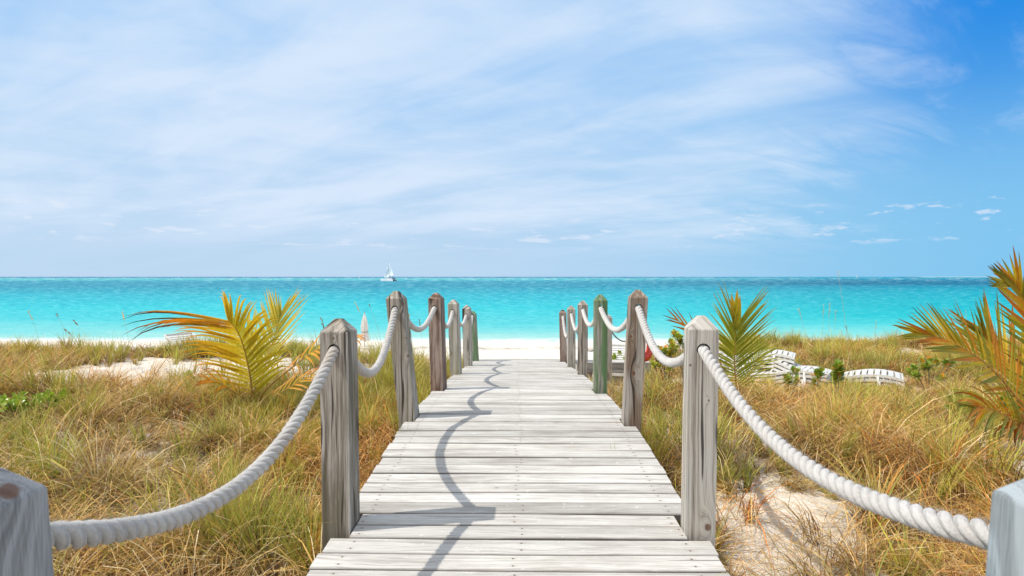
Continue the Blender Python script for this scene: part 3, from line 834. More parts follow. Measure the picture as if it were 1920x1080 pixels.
def leaf_mat(name, trans=.35, rough=.6, spec=.3, tint=None):
    m, n = new_mat(name)
    a = n.attr('Col')
    c = n.coord('Object')
    col = n.mix(n.mapr(n.noise(c, 35, 3), .4, .7, 0, .35), a, n.mix(1.0, a, (.62, .6, .55), 'MULTIPLY'))
    p = n.node('ShaderNodeBsdfPrincipled'); n.put(p.inputs['Base Color'], col); n.put(p.inputs['Roughness'], rough); n.put(p.inputs['Specular IOR Level'], spec)
    t = n.node('ShaderNodeBsdfTranslucent'); n.put(t.inputs[0], n.mix(1.0, col, tint or (1.15, 1.1, .7), 'MULTIPLY'))
    mx = n.node('ShaderNodeMixShader'); mx.inputs[0].default_value = trans
    n.l.new(p.outputs[0], mx.inputs[1]); n.l.new(t.outputs[0], mx.inputs[2])
    o = n.node('ShaderNodeOutputMaterial'); n.l.new(mx.outputs[0], o.inputs[0])
    return m
grass_m = leaf_mat('grass_blade', .22)
G_GREEN = np.array([(.34, .45, .03), (.46, .54, .04), (.19, .29, .03), (.58, .56, .05)])
G_OLIVE = np.array([(.54, .42, .06), (.44, .35, .06), (.62, .48, .08)])
G_TAN = np.array([(.76, .45, .12), (.84, .57, .22), (.54, .29, .08), (.90, .68, .38), (.66, .35, .09)])
G_BROWN = np.array([(.26, .13, .05), (.15, .08, .035), (.38, .17, .05)])

def scatter(side):
    n_try = 15000
    y = rng.uniform(.2, 15.5, n_try * 2)
    lim = y * 1.12 + 1.4
    x = rng.uniform(0, 1, n_try * 2) * 18.5
    ok = x < lim
    x, y = x[ok], y[ok]
    x = x * side
    d = density(x, y)
    ok = rng.random(len(x)) < d * np.clip(.52 + y * .04, .5, 1.0)
    return x[ok], y[ok]
def build_grass(side):
    cx, cy = scatter(side)
    n = len(cx)
    # character of each tuft
    patch = vnoise(cx, cy, .55) + (vnoise(cx, cy, 1.9) - .5) * .5
    far = np.clip((cy - 5) / 5, 0, 1)
    gp = .50 + .10 * far + (patch - .5) * .9
    if side > 0: gp = gp - .13
    gp = np.clip(gp, .06, .95)
    typ = rng.random(n) < gp                                   # True: green upright
    nb = np.where(cy < 4.6, 66, np.where(cy < 7, 50, 28)) + rng.integers(-10, 14, n)
    nb = np.where(typ, nb * .62, nb).astype(int)
    idx = np.repeat(np.arange(n), nb); N = len(idx)
    rad = np.where(typ, .035, .07)[idx] * rng.random(N) ** .5
    az = rng.uniform(0, 2 * math.pi, N)
    x = cx[idx] + np.cos(az) * rad; y = cy[idx] + np.sin(az) * rad
    hm = 1 - .50 * np.exp(-((cx - 4.4) / 2.4) ** 2 - ((cy - 8.0) / 1.3) ** 2) - .6 * np.exp(-((cx + 2.9) / .75) ** 2 - ((cy - 5.3) / .75) ** 2) - .5 * np.exp(-((cx + 5) / .7) ** 2 - ((cy - 5) / .6) ** 2)
    # keep the walk itself clear
    keep = (np.abs(x) > .96) | (rng.random(N) < .25)
    idx, rad, az, x, y = (v[keep] for v in (idx, rad, az, x, y)); N = len(idx)
    z = gz(x, y) - .02
    g = typ[idx]
    size = hm[idx] * (.34 + 1.02 * np.clip((vnoise(cx, cy, 2.1) - .5) * 1.4 + .5, 0, 1))[idx] * rng.uniform(.7, 1.2, N)
    size *= np.where((np.abs(x) < 1.35), .85, 1)
    L = np.where(g, .47, .56) * size * np.where(y > 8.5, .85, 1.0) * rng.uniform(.75, 1.15, N)
    L = np.where(np.abs(x) < .96, np.minimum(L, .22), L)
    tuft_lean = (rng.random(n) * 2 * math.pi)[idx]
    swept = (rng.random(n) < .55)[idx]
    az2 = np.where(swept, tuft_lean + rng.normal(0, .75, N), az + rng.normal(0, .5, N))
    long_ = (~g) & (rng.random(N) < .14); L = np.where(long_, L * 1.35, L)
    lean = np.where(g, rng.uniform(.02, .34, N), rng.uniform(.12, .75, N))
    curl = np.where(g, rng.uniform(.1, 1.1, N), rng.uniform(1.1, 2.9, N))
    w = np.where(g, .0080, .0058) * np.where(rng.random(N) < .12, 1.6, 1) * rng.uniform(.5, 1.25, N) * (1 + np.clip(y[:] - 4.5, 0, 9) * .07)
    # colour
    r1 = rng.random(N)
    pal_g = G_GREEN[rng.integers(0, 4, N)]; pal_o = G_OLIVE[rng.integers(0, 3, N)]; pal_t = G_TAN[rng.integers(0, 5, N)]; pal_b = G_BROWN[rng.integers(0, 3, N)]
    col = np.where((g & (r1 < .68))[:, None], pal_g, np.where((g & (r1 < .9))[:, None], pal_o, np.where((r1 < .70)[:, None], pal_t, np.where((r1 < .90)[:, None], pal_b, pal_o))))
    rust = (rng.random(n) < (.07 if side > 0 else .03))[idx] & (rng.random(N) < .5)
    col = np.where(rust[:, None], np.array([.78, .24, .03]), col)
    col = col * (.65 + .6 * rng.random((n, 1)))[idx]
    warm = vnoise(cx, cy, .8)[idx][:, None]
    col = col * (1 + (warm - .5) * np.array([.25, .0, -.2]))
    tip = np.where(g[:, None], col * .4 + np.array([.55, .45, .14]) * .6, col * 1.08)
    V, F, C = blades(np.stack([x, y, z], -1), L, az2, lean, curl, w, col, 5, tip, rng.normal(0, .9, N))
        # dead matted blades lying in the tufts
    M = int(n * 5)
    k = rng.integers(0, n, M)
    ax = cx[k] + rng.normal(0, .13, M); ay = cy[k] + rng.normal(0, .13, M)
    kk = np.abs(ax) > 1.0; ax, ay = ax[kk], ay[kk]; M = len(ax)
    V2, F2, C2 = blades(np.stack([ax, ay, gz(ax, ay) + rng.uniform(0, .12, M)], -1), rng.uniform(.15, .40, M), rng.uniform(0, 6.28, M),
                        rng.uniform(.7, 1.6, M), rng.uniform(-.2, .9, M), rng.uniform(.0025, .005, M) * (1 + np.clip(ay - 4, 0, 8) * .1),
                        np.where((rng.random(M) < .35)[:, None], G_TAN[rng.integers(0, 5, M)], G_BROWN[rng.integers(0, 3, M)]), 4)
    V = np.concatenate([V, V2]); F = np.concatenate([F, F2 + len(C)]); C = np.concatenate([C, C2])
    if side > 0: M3 = 2200; ax = rng.uniform(1.05, 2.9, M3); ay = rng.uniform(1.8, 4.6, M3)
    else: M3 = 900; ax = rng.uniform(-7.8, -4.2, M3); ay = rng.uniform(6.8, 9.6, M3)
    V3, F3, C3 = blades(np.stack([ax, ay, gz(ax, ay) + rng.uniform(.0, .02, M3)], -1), rng.uniform(.06, .30, M3), rng.uniform(0, 6.28, M3),
                        rng.uniform(1.35, 1.7, M3), rng.uniform(-.3, .3, M3), rng.uniform(.002, .004, M3) * (1 if side > 0 else 1.5),
                        np.where((rng.random(M3) < .5)[:, None], G_TAN[rng.integers(0, 5, M3)], G_BROWN[rng.integers(0, 3, M3)]), 4)
    F = np.concatenate([F, F3 + len(C)]); V = np.concatenate([V, V3]); C = np.concatenate([C, C3])
    me = np_mesh('dune_grass', V, F, C)
    o = link('dune_grass', me, grass_m, smooth=True)
    tag(o, ('straw and green dune grass on the left of the boardwalk' if side < 0 else 'tan dry dune grass with green tufts on the right of the boardwalk'), 'grass', kind='stuff')
    print('blades', side, N, M)
build_grass(-1); build_grass(1)

# ------------------------------------------------------------------ palms
palm_m = leaf_mat('palm_leaflet', .42, .45, .45, (1.2, 1.1, .6))
def stem_material(name, a, b):
    m, n = new_mat(name); c = n.coord()
    finish(n, n.mix(n.noise(n.vmath('MULTIPLY', c, (30, 30, 6)), 1.0, 4), a, b), .6); return m
rachis_m = stem_material('palm_rachis', (.50, .22, .05), (.36, .26, .06))
dry_m = stem_material('palm_dry', (.34, .20, .10), (.20, .12, .07))
C_GRN = (.20, .26, .03); C_OLV = (.42, .42, .04); C_YEL = (.80, .58, .04); C_ORG = (.78, .33, .03); C_RST = (.42, .14, .03); C_BLK = (.035, .022, .02); C_TAN = (.62, .42, .18)
def frond(palm, pts, n_leaf, Lmax, normal, alpha=(1.05, .45), colf=None, w=.022, vee=.15, droop=.25, start=.22, rad=.012, prof=None, jit=.08, skip=0.0, seedv=0, aside=None, dpow=1.6):
    """pinnate leaf: a tapering rachis with paired narrow leaflets. pts are world points"""
    rnd = random.Random(seedv)
    path = smoothpath(pts, 10)
    o0 = Vector(palm.location)
    path = [p - o0 for p in path]
    b = bmesh.new(); nP = len(path)
    tube(b, path, [rad * (1 - .82 * i / (nP - 1)) for i in range(nP)], 7)
    ra = bm_link('frond', b, rachis_m, palm, True)
    Vs, Cs, Fs = [], [], []
    nrm = Vector(normal).normalized()
    for k in range(n_leaf):
        for sd in (-1, 1):
            if rnd.random() < skip: continue
            t = start + (1 - start) * (k + .5 * (sd > 0) * .5) / (n_leaf - .5)
            t = min(t, .995)
            f = t * (nP - 1); i = min(int(f), nP - 2); p = path[i].lerp(path[i + 1], f - i)
            T = (path[min(i + 2, nP - 1)] - path[max(i - 1, 0)]).normalized()
            nn = (nrm - T * nrm.dot(T)).normalized(); S = T.cross(nn) * sd
            u = (t - start) / (1 - start)
            a2 = aside[sd] if aside else alpha
            al = a2[0] * (1 - u) + a2[1] * u + rnd.uniform(-jit, jit)
            L = Lmax * ((prof(u, sd) if aside else prof(u)) if prof else (.45 + 1.1 * u * (1 - u) * 2 * .8 + .1) * (1 - .45 * u ** 3)) * rnd.uniform(.88, 1.06)
            d = (T * math.cos(al) + S * math.sin(al) + nn * (vee + rnd.uniform(-.06, .06))).normalized()
            nseg = 7
            pt = p.copy(); wv = w * (.75 + .5 * (1 - abs(u - .4))) * rnd.uniform(.85, 1.15)
            base = len(Vs)
            dr = droop * rnd.uniform(.5, 1.6)
            cc = colf(u, sd, rnd)
            for q in range(nseg + 1):
                s_ = q / nseg
                dd = (d + Vector((0, 0, -1)) * dr * s_ ** dpow).normalized()
                if q: pt = pt + dd * (L / nseg)
                sv = dd.cross(nn).normalized()
                ww = wv * min(1, .45 + s_ * 3) * (1 - s_ ** 2.2) + .0012
                fold = nn * ww * .28
                Vs += [pt - sv * ww / 2 + fold, pt, pt + sv * ww / 2 + fold]
                c0, c1, c2 = cc
                cl = [a_ * (1 - s_ / .6) + b_ * (s_ / .6) for a_, b_ in zip(c0, c1)] if s_ < .6 else [a_ * (1 - (s_ - .6) / .4) + b_ * ((s_ - .6) / .4) for a_, b_ in zip(c1, c2)]
                Cs += [cl] * 3
                if q:
                    a0 = base + (q - 1) * 3
                    Fs += [(a0, a0 + 1, a0 + 4, a0 + 3), (a0 + 1, a0 + 2, a0 + 5, a0 + 4)]
    me = np_mesh('leaflets', np.array([tuple(v) for v in Vs]), np.array(Fs), np.array(Cs))
    link('leaflets', me, palm_m, ra)
    return ra
def mixc(a, b, t): return tuple(x * (1 - t) + y * t for x, y in zip(a, b))

def palms():
    # golden young palm on the left
    base = at(470, 762, 6.25)
    P = empty('young_palm', base, 0, 'golden yellow young palm with blackened leaf tips, in the grass left of the boardwalk', 'palm', 'young palms in the dune grass')
    P1 = P
    b = bmesh.new()
    tube(b, [Vector((0, 0, -.35)), Vector((0, 0, -.1)), Vector((.01, 0, .12)), Vector((.015, 0, .22))], [.045, .05, .035, .018], 9)
    bm_link('trunk', b, dry_m, P, True)
    def cA(u, sd, r):
        y = mixc(C_OLV, C_YEL, min(1, .4 + u * .6 + r.uniform(-.3, .3)))
        if sd == LS:
            if u > .80: return (mixc(C_YEL, C_ORG, .35), mixc(C_ORG, C_BLK, .0 if r.random() < .4 else .9), C_BLK)
            return (y, mixc(y, C_ORG, .12 + .4 * u), C_ORG if r.random() < .7 else C_RST)
        return (mixc(C_OLV, y, .5), y, mixc(y, C_ORG, .35))
    LS = -1
    def pA(u, sd):
        if sd == LS: return .60 + .20 * u + (.26 if u > .80 else 0)
        return .66 + .25 * math.sin(math.pi * u) - .32 * u
    frond(P, [base, at(465, 715, 6.15), at(459, 680, 6.05), at(450, 645, 5.95), at(438, 618, 5.85), at(424, 602, 5.8)], 36, 1.0,
          (.1, -1, .25), (.95, .62), cA, w=.027, droop=.60, dpow=3.4, start=.08, seedv=1, jit=.16, prof=pA, aside={LS: (1.20, .66), -LS: (.90, .55)})
    def cB(u, sd, r):
        y = mixc(C_OLV, C_YEL, r.uniform(.2, .9)); return (mixc(C_GRN, y, .5), y, mixc(y, C_ORG, r.uniform(0, .5)))
    frond(P, [base, at(485, 715, 6.4), at(498, 670, 6.55), at(510, 632, 6.7), at(519, 604, 6.8), at(524, 590, 6.85)], 24, .74, (-.1, -1, .3), (.75, .28), cB, w=.026, droop=.08, start=.12, seedv=2)
    frond(P, [base, at(472, 720, 6.5), at(470, 680, 6.7), at(462, 640, 6.9), at(450, 612, 7.0)], 18, .62, (0, -1, .3), (.8, .25), cB, w=.025, droop=.06, start=.2, seedv=3)
    def cD(u, sd, r): return (mixc(C_YEL, C_ORG, r.random()), C_ORG, C_RST if r.random() < .6 else C_BLK)
    frond(P, [base, at(505, 722, 6.1), at(545, 690, 5.95), at(585, 660, 5.85), at(625, 642, 5.8), at(668, 634, 5.75)], 17, .42, (0, -.6, .8), (.9, .25), cD, w=.024, droop=.9, start=.3, seedv=4, skip=.15)
    frond(P, [base, at(440, 742, 6.0), at(408, 722, 5.8), at(385, 715, 5.7)], 9, .36, (0, -.7, .7), (.8, .3), cD, w=.022, droop=.7, start=.3, seedv=5, skip=.2)
    frond(P, [base, at(510, 745, 6.2), at(550, 722, 6.2), at(590, 702, 6.2)], 10, .40, (0, -.7, .7), (.8, .3), cD, w=.02, droop=.8, start=.2, seedv=6, skip=.15)
    # green palm behind the right post
    base = at(1384, 742, 6.6)
    P = empty('young_palm', base, 0, 'small green fan-shaped palm with a spear leaf, behind the large right grey post', 'palm', 'young palms in the dune grass')
    b = bmesh.new()
    tube(b, [Vector((0, 0, -.35)), Vector((0, 0, 0)), Vector((0, 0, .15))], [.04, .045, .02], 9)
    bm_link('trunk', b, dry_m, P, True)
    def cG(u, sd, r):
        y = mixc(C_GRN, C_OLV, r.random()); return (y, mixc(y, C_OLV, .4), mixc(y, C_YEL if r.random() < .7 else C_RST, .6))
    frond(P, [base, at(1378, 705, 6.5), at(1376, 670, 6.45), at(1377, 640, 6.4), at(1379, 612, 6.4)], 32, .72, (.05, -1, .15), (1.12, .42), cG, w=.021, droop=.12, start=.08, seedv=11,
          prof=lambda u: .62 + .5 * u - .25 * u ** 3)
    # unsplit spear at the tip
    me_v = []
    def cS(u, sd, r): return (C_OLV, mixc(C_OLV, C_YEL, .5), C_ORG)
    frond(P, [at(1379, 640, 6.42), at(1378, 620, 6.4), at(1376, 600, 6.4)], 2, .42, (0, -1, .1), (.14, .1), cS, w=.075, droop=.0, start=.5, seedv=12, jit=.02, prof=lambda u: 1)
    frond(P, [base, at(1400, 712, 6.8), at(1415, 680, 7.0), at(1428, 655, 7.1)], 15, .50, (-.2, -1, .3), (.95, .3), cG, w=.020, droop=.15, start=.15, seedv=13)
    frond(P, [base, at(1362, 710, 6.7), at(1345, 670, 6.7), at(1318, 635, 6.65), at(1290, 612, 6.6), at(1262, 596, 6.6)], 9, .42, (0, -1, .2), (.5, .16), lambda u, sd, r: (C_ORG, mixc(C_RST, C_ORG, r.random()), C_BLK), w=.020, droop=.02, start=.45, seedv=14, skip=.2)
    def cR(u, sd, r):
        q = r.random()
        y = mixc(C_GRN, C_OLV, r.random()) if q < .36 else (mixc(C_OLV, C_YEL, r.random()) if q < .70 else mixc(C_ORG, C_RST, r.random() * .6))
        return (mixc(y, C_ORG, r.uniform(.1, .6)), y, mixc(y, C_BLK, r.uniform(.3, .9)))
    # big palm cut by the right edge of the view
    base = at(1990, 880, 4.1)
    P = empty('young_palm', base, 0, 'large olive and rust coloured palm spreading in from the right edge of the photo', 'palm', 'young palms in the dune grass')
    b = bmesh.new()
    tube(b, [Vector((0, 0, -.5)), Vector((0, 0, -.1)), Vector((-.02, 0, .2)), Vector((-.03, 0, .35))], [.08, .09, .06, .025], 10)
    bm_link('trunk', b, dry_m, P, True)
    frond(P, [base, at(1975, 780, 4.05), at(1955, 690, 4.0), at(1930, 610, 3.95), at(1900, 545, 3.95), at(1886, 535, 3.95)], 36, .50, (-.3, -1, .2), (.8, .16), cR, w=.025, droop=.05, start=.12, seedv=21)
    frond(P, [base, at(1935, 800, 3.9), at(1888, 730, 3.8), at(1840, 680, 3.7), at(1790, 648, 3.65), at(1745, 630, 3.6), at(1720, 626, 3.6)], 38, .50, (.1, -1, .35), (.85, .14), cR, w=.023, droop=.05, start=.1, seedv=22)
    frond(P, [base, at(1955, 810, 4.2), at(1925, 740, 4.3), at(1890, 690, 4.4), at(1850, 640, 4.5), at(1835, 622, 4.5)], 32, .66, (0, -1, .3), (.8, .3), cR, w=.025, droop=.04, start=.1, seedv=23)
    frond(P, [base, at(1935, 830, 3.8), at(1890, 785, 3.7), at(1850, 765, 3.65), at(1815, 762, 3.6)], 26, .42, (.1, -.8, .6), (.8, .25), cR, w=.022, droop=.6, start=.12, seedv=24)
    frond(P, [base, at(1970, 840, 3.9), at(1940, 800, 3.8), at(1912, 790, 3.75), at(1890, 800, 3.7)], 14, .36, (.1, -.7, .6), (.8, .3), lambda u, sd, r: (C_RST, mixc(C_RST, C_ORG, r.random()), C_BLK), w=.018, droop=.9, start=.12, seedv=25)
    frond(P, [base, at(2020, 800, 4.1), at(2032, 720, 4.1), at(2030, 660, 4.1), at(2025, 610, 4.1)], 20, .50, (-.3, -1, .2), (.8, .25), cR, w=.025, droop=.05, start=.12, seedv=26)
palms()

# ------------------------------------------------------------------ leafy shrubs
shrub_m = leaf_mat('shrub_leaf', .30, .35, .5)
twig_m = stem_material('twig', (.30, .22, .13), (.20, .15, .09))
def shrub(loc, label, group=None, n_st=9, size=.3, spread=.25, cols=((.17, .29, .03), (.27, .37, .04), (.38, .42, .06)), leaf=.055, seedv=0, orange=.06, cat='shrub'):
    r = random.Random(seedv)
    root = empty('leafy_shrub', loc, 0, label, cat, group)
    b = bmesh.new(); Vs, Fs, Cs = [], [], []
    for k in range(n_st):
        a = r.uniform(0, 6.28); rr = r.uniform(.2, 1) * spread
        h = size * r.uniform(.6, 1.1)
        tip = Vector((math.cos(a) * rr, math.sin(a) * rr, h))
        tube(b, smoothpath([Vector((0, 0, -.12)), Vector((tip.x * .4, tip.y * .4, h * .35)), tip], 3), [.006, .006, .005, .005, .0045, .004, .003], 5)
        ax = (tip - Vector((tip.x * .4, tip.y * .4, h * .35))).normalized()
        for q in range(15):
            th = q * 2.4 + r.random(); lv = q / 15
            o1 = ax.orthogonal().normalized(); o2 = ax.cross(o1)
            out = o1 * math.cos(th) + o2 * math.sin(th)
            d = (out * (1.1 - lv * .75) + ax * (.25 + lv * 1.1)).normalized()
            p = tip - ax * (.06 * (1 - lv)); L = leaf * r.uniform(.75, 1.2)
            sv = d.cross(ax)
            sv = sv.normalized() if sv.length > .01 else o2
            nn = sv.cross(d)
            c = C_ORG if r.random() < orange else mixc(r.choice(cols), r.choice(cols), r.random())
            base = len(Vs)
            for s_, w_ in ((0, .12), (.3, .35), (.65, .62), (.88, .5), (1, .12)):
                cc = p + d * L * s_ + nn * (-.12 * L * s_ * s_)
                Vs += [cc - sv * w_ * L / 2 + nn * .05 * L, cc, cc + sv * w_ * L / 2 + nn * .05 * L]; Cs += [c] * 3
            for q2 in range(4):
                a0 = base + q2 * 3; Fs += [(a0, a0 + 1, a0 + 4, a0 + 3), (a0 + 1, a0 + 2, a0 + 5, a0 + 4)]
    bm_link('stem', b, twig_m, root, True)
    link('foliage', np_mesh('foliage', np.array([tuple(v) for v in Vs]), np.array(Fs), np.array(Cs)), shrub_m, root, True)
def gp(px, Z, dz=0):
    x = (px - 972) / FPX * Z
    return Vector((x, Z, float(gz(x, Z)) + dz))
SH = 'glossy green shrubs in the dune grass'
shrub(gp(22, 5.2), 'low bright green bush at the left edge of the photo', SH, 40, .30, .38, seedv=1, orange=.0, leaf=.055, cols=((.26, .40, .03), (.38, .50, .04), (.22, .36, .03)))
shrub(gp(345, 7.0), 'single small green rosette on the bare sand left of the golden palm', SH, 6, .22, .08, seedv=2, orange=0, leaf=.07, cols=((.30, .46, .03), (.42, .56, .04), (.36, .46, .03)))
shrub(gp(1252, 7.4, .05), 'rounded sea shrub with green and orange leaves between the two large right posts', SH, 22, .66, .26, seedv=3, orange=.14, leaf=.08, cols=((.26, .34, .03), (.40, .46, .05), (.48, .48, .06)))
shrub(gp(1285, 8.0, .05), 'taller green shrub half hidden behind the large grey right post', SH, 16, .80, .22, seedv=4, orange=.10, leaf=.08, cols=((.26, .34, .03), (.40, .46, .05), (.48, .48, .06)))
shrub(gp(1164, 11.0, .0), 'small green shrub on the beach beyond the side landing', SH, 10, .38, .25, seedv=5, leaf=.08)
shrub(gp(1477, 7.4, .0), 'green shrub at the left end of the white lounger stack', SH, 8, .40, .16, seedv=6, leaf=.07)
shrub(gp(1534, 7.0, .05), 'small leafy shrub with one stem before the middle of the loungers', SH, 4, .46, .08, seedv=7, leaf=.09)
shrub(gp(1570, 6.5, .12), 'bright green shrub with an orange leaf standing before the loungers', SH, 6, .52, .09, seedv=8, leaf=.10, orange=.12)
shrub(gp(1738, 7.2, .1), 'spreading shrub with yellow-green leaves between the loungers and the big palm', SH, 12, .44, .25, seedv=10, leaf=.08, orange=.12)
shrub(gp(1830, 5.6, .0), 'low green shrub in the grass under the big right palm', SH, 12, .34, .30, seedv=13, leaf=.07)

# ------------------------------------------------------------------ sea oats
oat_m = leaf_mat('oat_head', .3)
def sea_oat(px, Z, tpx, tpy, label, group, head=1.0, seedv=0, dark=False):
    r = random.Random(seedv)
    base = gp(px, Z, -.02); tip = at(tpx, tpy, Z)
    root = empty('sea_oat', base, 0, label, 'grass stalk', group)
    mid = base.lerp(tip, .55) + Vector(((base.x - tip.x) * .12, 0, .05)); 
    path = [p - base for p in smoothpath([base, mid, tip], 8)]
    b = bmesh.new(); tube(b, path, [.0026 - .0016 * i / (len(path) - 1) for i in range(len(path))], 5)
    bm_link('stem', b, stalk_m, root, True)
    Vs, Fs, Cs = [], [], []
    T = (path[-1] - path[-3]).normalized()
    for k in range(int(26 * head)):
        t = r.random(); p = path[-1] - T * .15 * head * t
        d = (T * .8 + Vector((r.uniform(-1, 1), r.uniform(-1, 1), r.uniform(-.7, .2))) * .45).normalized(); L = r.uniform(.02, .036)
        sv = d.orthogonal().normalized() * .005
        c = (.30, .20, .12) if dark else r.choice(((.75, .62, .36), (.66, .52, .28), (.80, .70, .48)))
        b0 = len(Vs); Vs += [p, p + d * L * .5 - sv, p + d * L, p + d * L * .5 + sv]; Cs += [c] * 4; Fs.append((b0, b0 + 1, b0 + 2, b0 + 3))
    link('seed_head', np_mesh('seed_head', np.array([tuple(v) for v in Vs]), np.array(Fs), np.array(Cs)), oat_m, root)
stalk_m = stem_material('stalk', (.55, .42, .22), (.38, .32, .12))
OG = 'tall seed stalks standing above the dune grass'
oats = [
    (70, 8.5, 42, 585, 'pale seed stalk leaning left near the left edge, over the water', 1, False),
    (130, 8.2, 96, 590, 'thin dark-headed stalk at the left, second from the edge of the photo', .4, True),
    (178, 8.2, 128, 602, 'thin stalk leaning left in front of the shallow water, left of the sand patch', .7, True),
    (166, 7.8, 112, 620, 'short drooping stalk on the left dune, below the others', .7, True),
    (238, 8.0, 222, 585, 'upright pale seed stalk above the white sand patch', 1, False),
    (640, 6.0, 600, 598, 'stalk with a dark seed head just left of the large grey left post', .9, True),
    (715, 7.5, 665, 568, 'pale seed stalk leaning left beside the white umbrella', 1, False),
    (728, 7.5, 692, 572, 'thin curved stalk right of the white umbrella', .3, True),
    (778, 7.8, 766, 590, 'thin seed stalk between the leaning post and the brown post', .7, False),
    (796, 7.8, 786, 600, 'short dark seed stalk close to the brown post', .7, True),
    (1598, 6.2, 1566, 508, 'tallest thin stalk crossing the horizon right of the green palm', .5, False),
    (1530, 6.5, 1495, 580, 'pale seed stalk nearest the green palm on its right', .9, False),
    (1535, 7.0, 1541, 572, 'pale plume standing upright, left one of the close pair', 1.1, False),
    (1548, 7.0, 1552, 568, 'pale plume standing upright, right one of the close pair', 1.2, False),
    (1556, 7.2, 1563, 582, 'short pale plume just right of the close pair', 1.0, False),
    (1634, 6.8, 1638, 600, 'slim pale stalk over the shallow water above the loungers', .8, False),
    (1690, 6.8, 1678, 610, 'slim stalk just left of the big right palm fronds', .6, False),
    (1812, 6.4, 1803, 582, 'cream coloured seed head seen between fronds of the big right palm', .9, False),
    (1612, 4.2, 1584, 612, 'bare dark curved stalk in front of the loungers', .25, True),
]
for i, (px, Z, tx, ty, lab, hd, dk) in enumerate(oats): sea_oat(px, Z, tx, ty, lab, OG, hd, i, dk)
# weeds sprouting through the deck
def sprout(x, y, n, label, seedv):
    r = np.random.default_rng(seedv)
    rt = np.stack([x + r.normal(0, .02, n), y + r.normal(0, .004, n), np.full(n, deckz(y) - .02)], -1)
    V, F, C = blades(rt, r.uniform(.08, .20, n), r.uniform(0, 6.28, n), r.uniform(.05, .3, n), r.uniform(0, .6, n), np.full(n, .0028), np.tile(np.array([[.30, .36, .10]]), (n, 1)), 5)
    tag(link('grass_sprout', np_mesh('grass_sprout', V, F, C), grass_m), label, 'grass', 'weeds growing through the deck')
sprout((1475 - 972) / FPX * 2.86, 2.86, 4, 'few thin green blades growing between planks near the large grey right post', 3)
sprout((752 - 972) / FPX * 3.92, 3.92, 7, 'green blades growing at the left plank ends before the leaning post', 4)
sprout((1155 - 972) / FPX * 3.6, 3.6, 3, 'thin green blades growing between planks further along the deck', 5)

# ------------------------------------------------------------------ sun loungers (stacked)
def plastic(name, col, rough=.4):
    m, n = new_mat(name); c = n.coord()
    finish(n, n.mix(n.mapr(n.noise(c, 8, 4), .4, .7, 0, .5), col, tuple(v * .85 for v in col)), rough); return m
white_pl = plastic('white_resin', (.68, .66, .61))
def lounger_proto():
    root = empty('sun_lounger', (0, 0, 0))
    Ln = 1.9; W = .60
    def zf(t): return .27 + .085 * math.sin(t * math.pi * 2.1 + .5) * (1 if t < .6 else .7) + .15 * max(0, (t - .62)) / .38
    b = bmesh.new()
    for sy in (-1, 1):
        prev = None
        for k in range(31):
            t = k / 30; x = (t - .5) * Ln; z = zf(t)
            ring = [b.verts.new((x, sy * W / 2 + dy, z + dz)) for dy, dz in ((-.014, -.022), (.014, -.022), (.014, .020), (-.014, .020))]
            if prev:
                for i in range(4): b.faces.new((prev[i], prev[(i + 1) % 4], ring[(i + 1) % 4], ring[i]))
            else: b.faces.new(ring[::-1])
            prev = ring
        b.faces.new(prev)
    for x in (-Ln / 2 + .014, Ln / 2 - .014): box(b, (x, 0, zf(0 if x < 0 else 1)), (.028, W - .032, .05))
    bmesh.ops.recalc_face_normals(b, faces=b.faces)
    bm_link('frame', b, white_pl, root)
    b = bmesh.new()
    for k in range(20):
        t = (k + .8) / 21; x = (t - .5) * Ln
        sl = (zf(t + .01) - zf(t - .01)) / (.02 * Ln)
        box(b, (0, 0, 0), (.068, W - .034, .008), M=Matrix.Translation((x, 0, zf(t) + .008)) @ Matrix.Rotation(-math.atan(sl), 4, 'Y'))
    bm_link('slats', b, white_pl, root)
    for x in (-.62, .58):
        for sy in (-1, 1):
            b = bmesh.new()
            t = x / Ln + .5
            tube(b, [Vector((x, sy * (W / 2 + .022), zf(t) - .01)), Vector((x, sy * (W / 2 + .03), zf(t) * .5)), Vector((x + .03 * (1 if x > 0 else -1), sy * (W / 2 + .035), 0))], .016, 7)
            bm_link('leg', b, white_pl, root, True)
    return root
proto = lounger_proto()
LG = 'white slatted sun loungers in stacks on the dune'
def stack(px, Z, rz, n, tops, base_drop=None, pitch=.072, first=False, shift=0):
    p = gp(px, Z)
    if base_drop: p.z = CAMZ - base_drop
    for k in range(n):
        o = proto if (first and k == 0) else copy_tree(proto)
        o.location = (p.x + random.uniform(-.02, .02), p.y + random.uniform(-.015, .015), p.z + k * pitch)
        o.rotation_euler = (0, 0, rz + random.uniform(-.02, .02))
        pos = tops[1] if n == 1 else (('lowest' if k == 0 else ('topmost' if k == n - 1 else {1: 'second from the bottom', 2: 'third from the bottom', 3: 'fourth from the bottom'}[k])) + ' white lounger ' + tops[0])
        tag(o, pos, 'sun lounger', LG)
stack(1440, 9.5, R(142), 4, ('in the long stack beside the green palm',), 2.18, first=True)
stack(1562, 9.1, R(146), 4, ('in the stack right of the long stack',), 2.17)
stack(1385, 10.2, R(150), 4, ('in the stack seen through the green palm leaflets',), 2.0)
stack(372, 11.6, R(150), 4, ('in the stack left of the golden palm',), 2.02)
stack(1150, 10.6, R(80), 3, ('in the stack under the side landing',), 2.12)

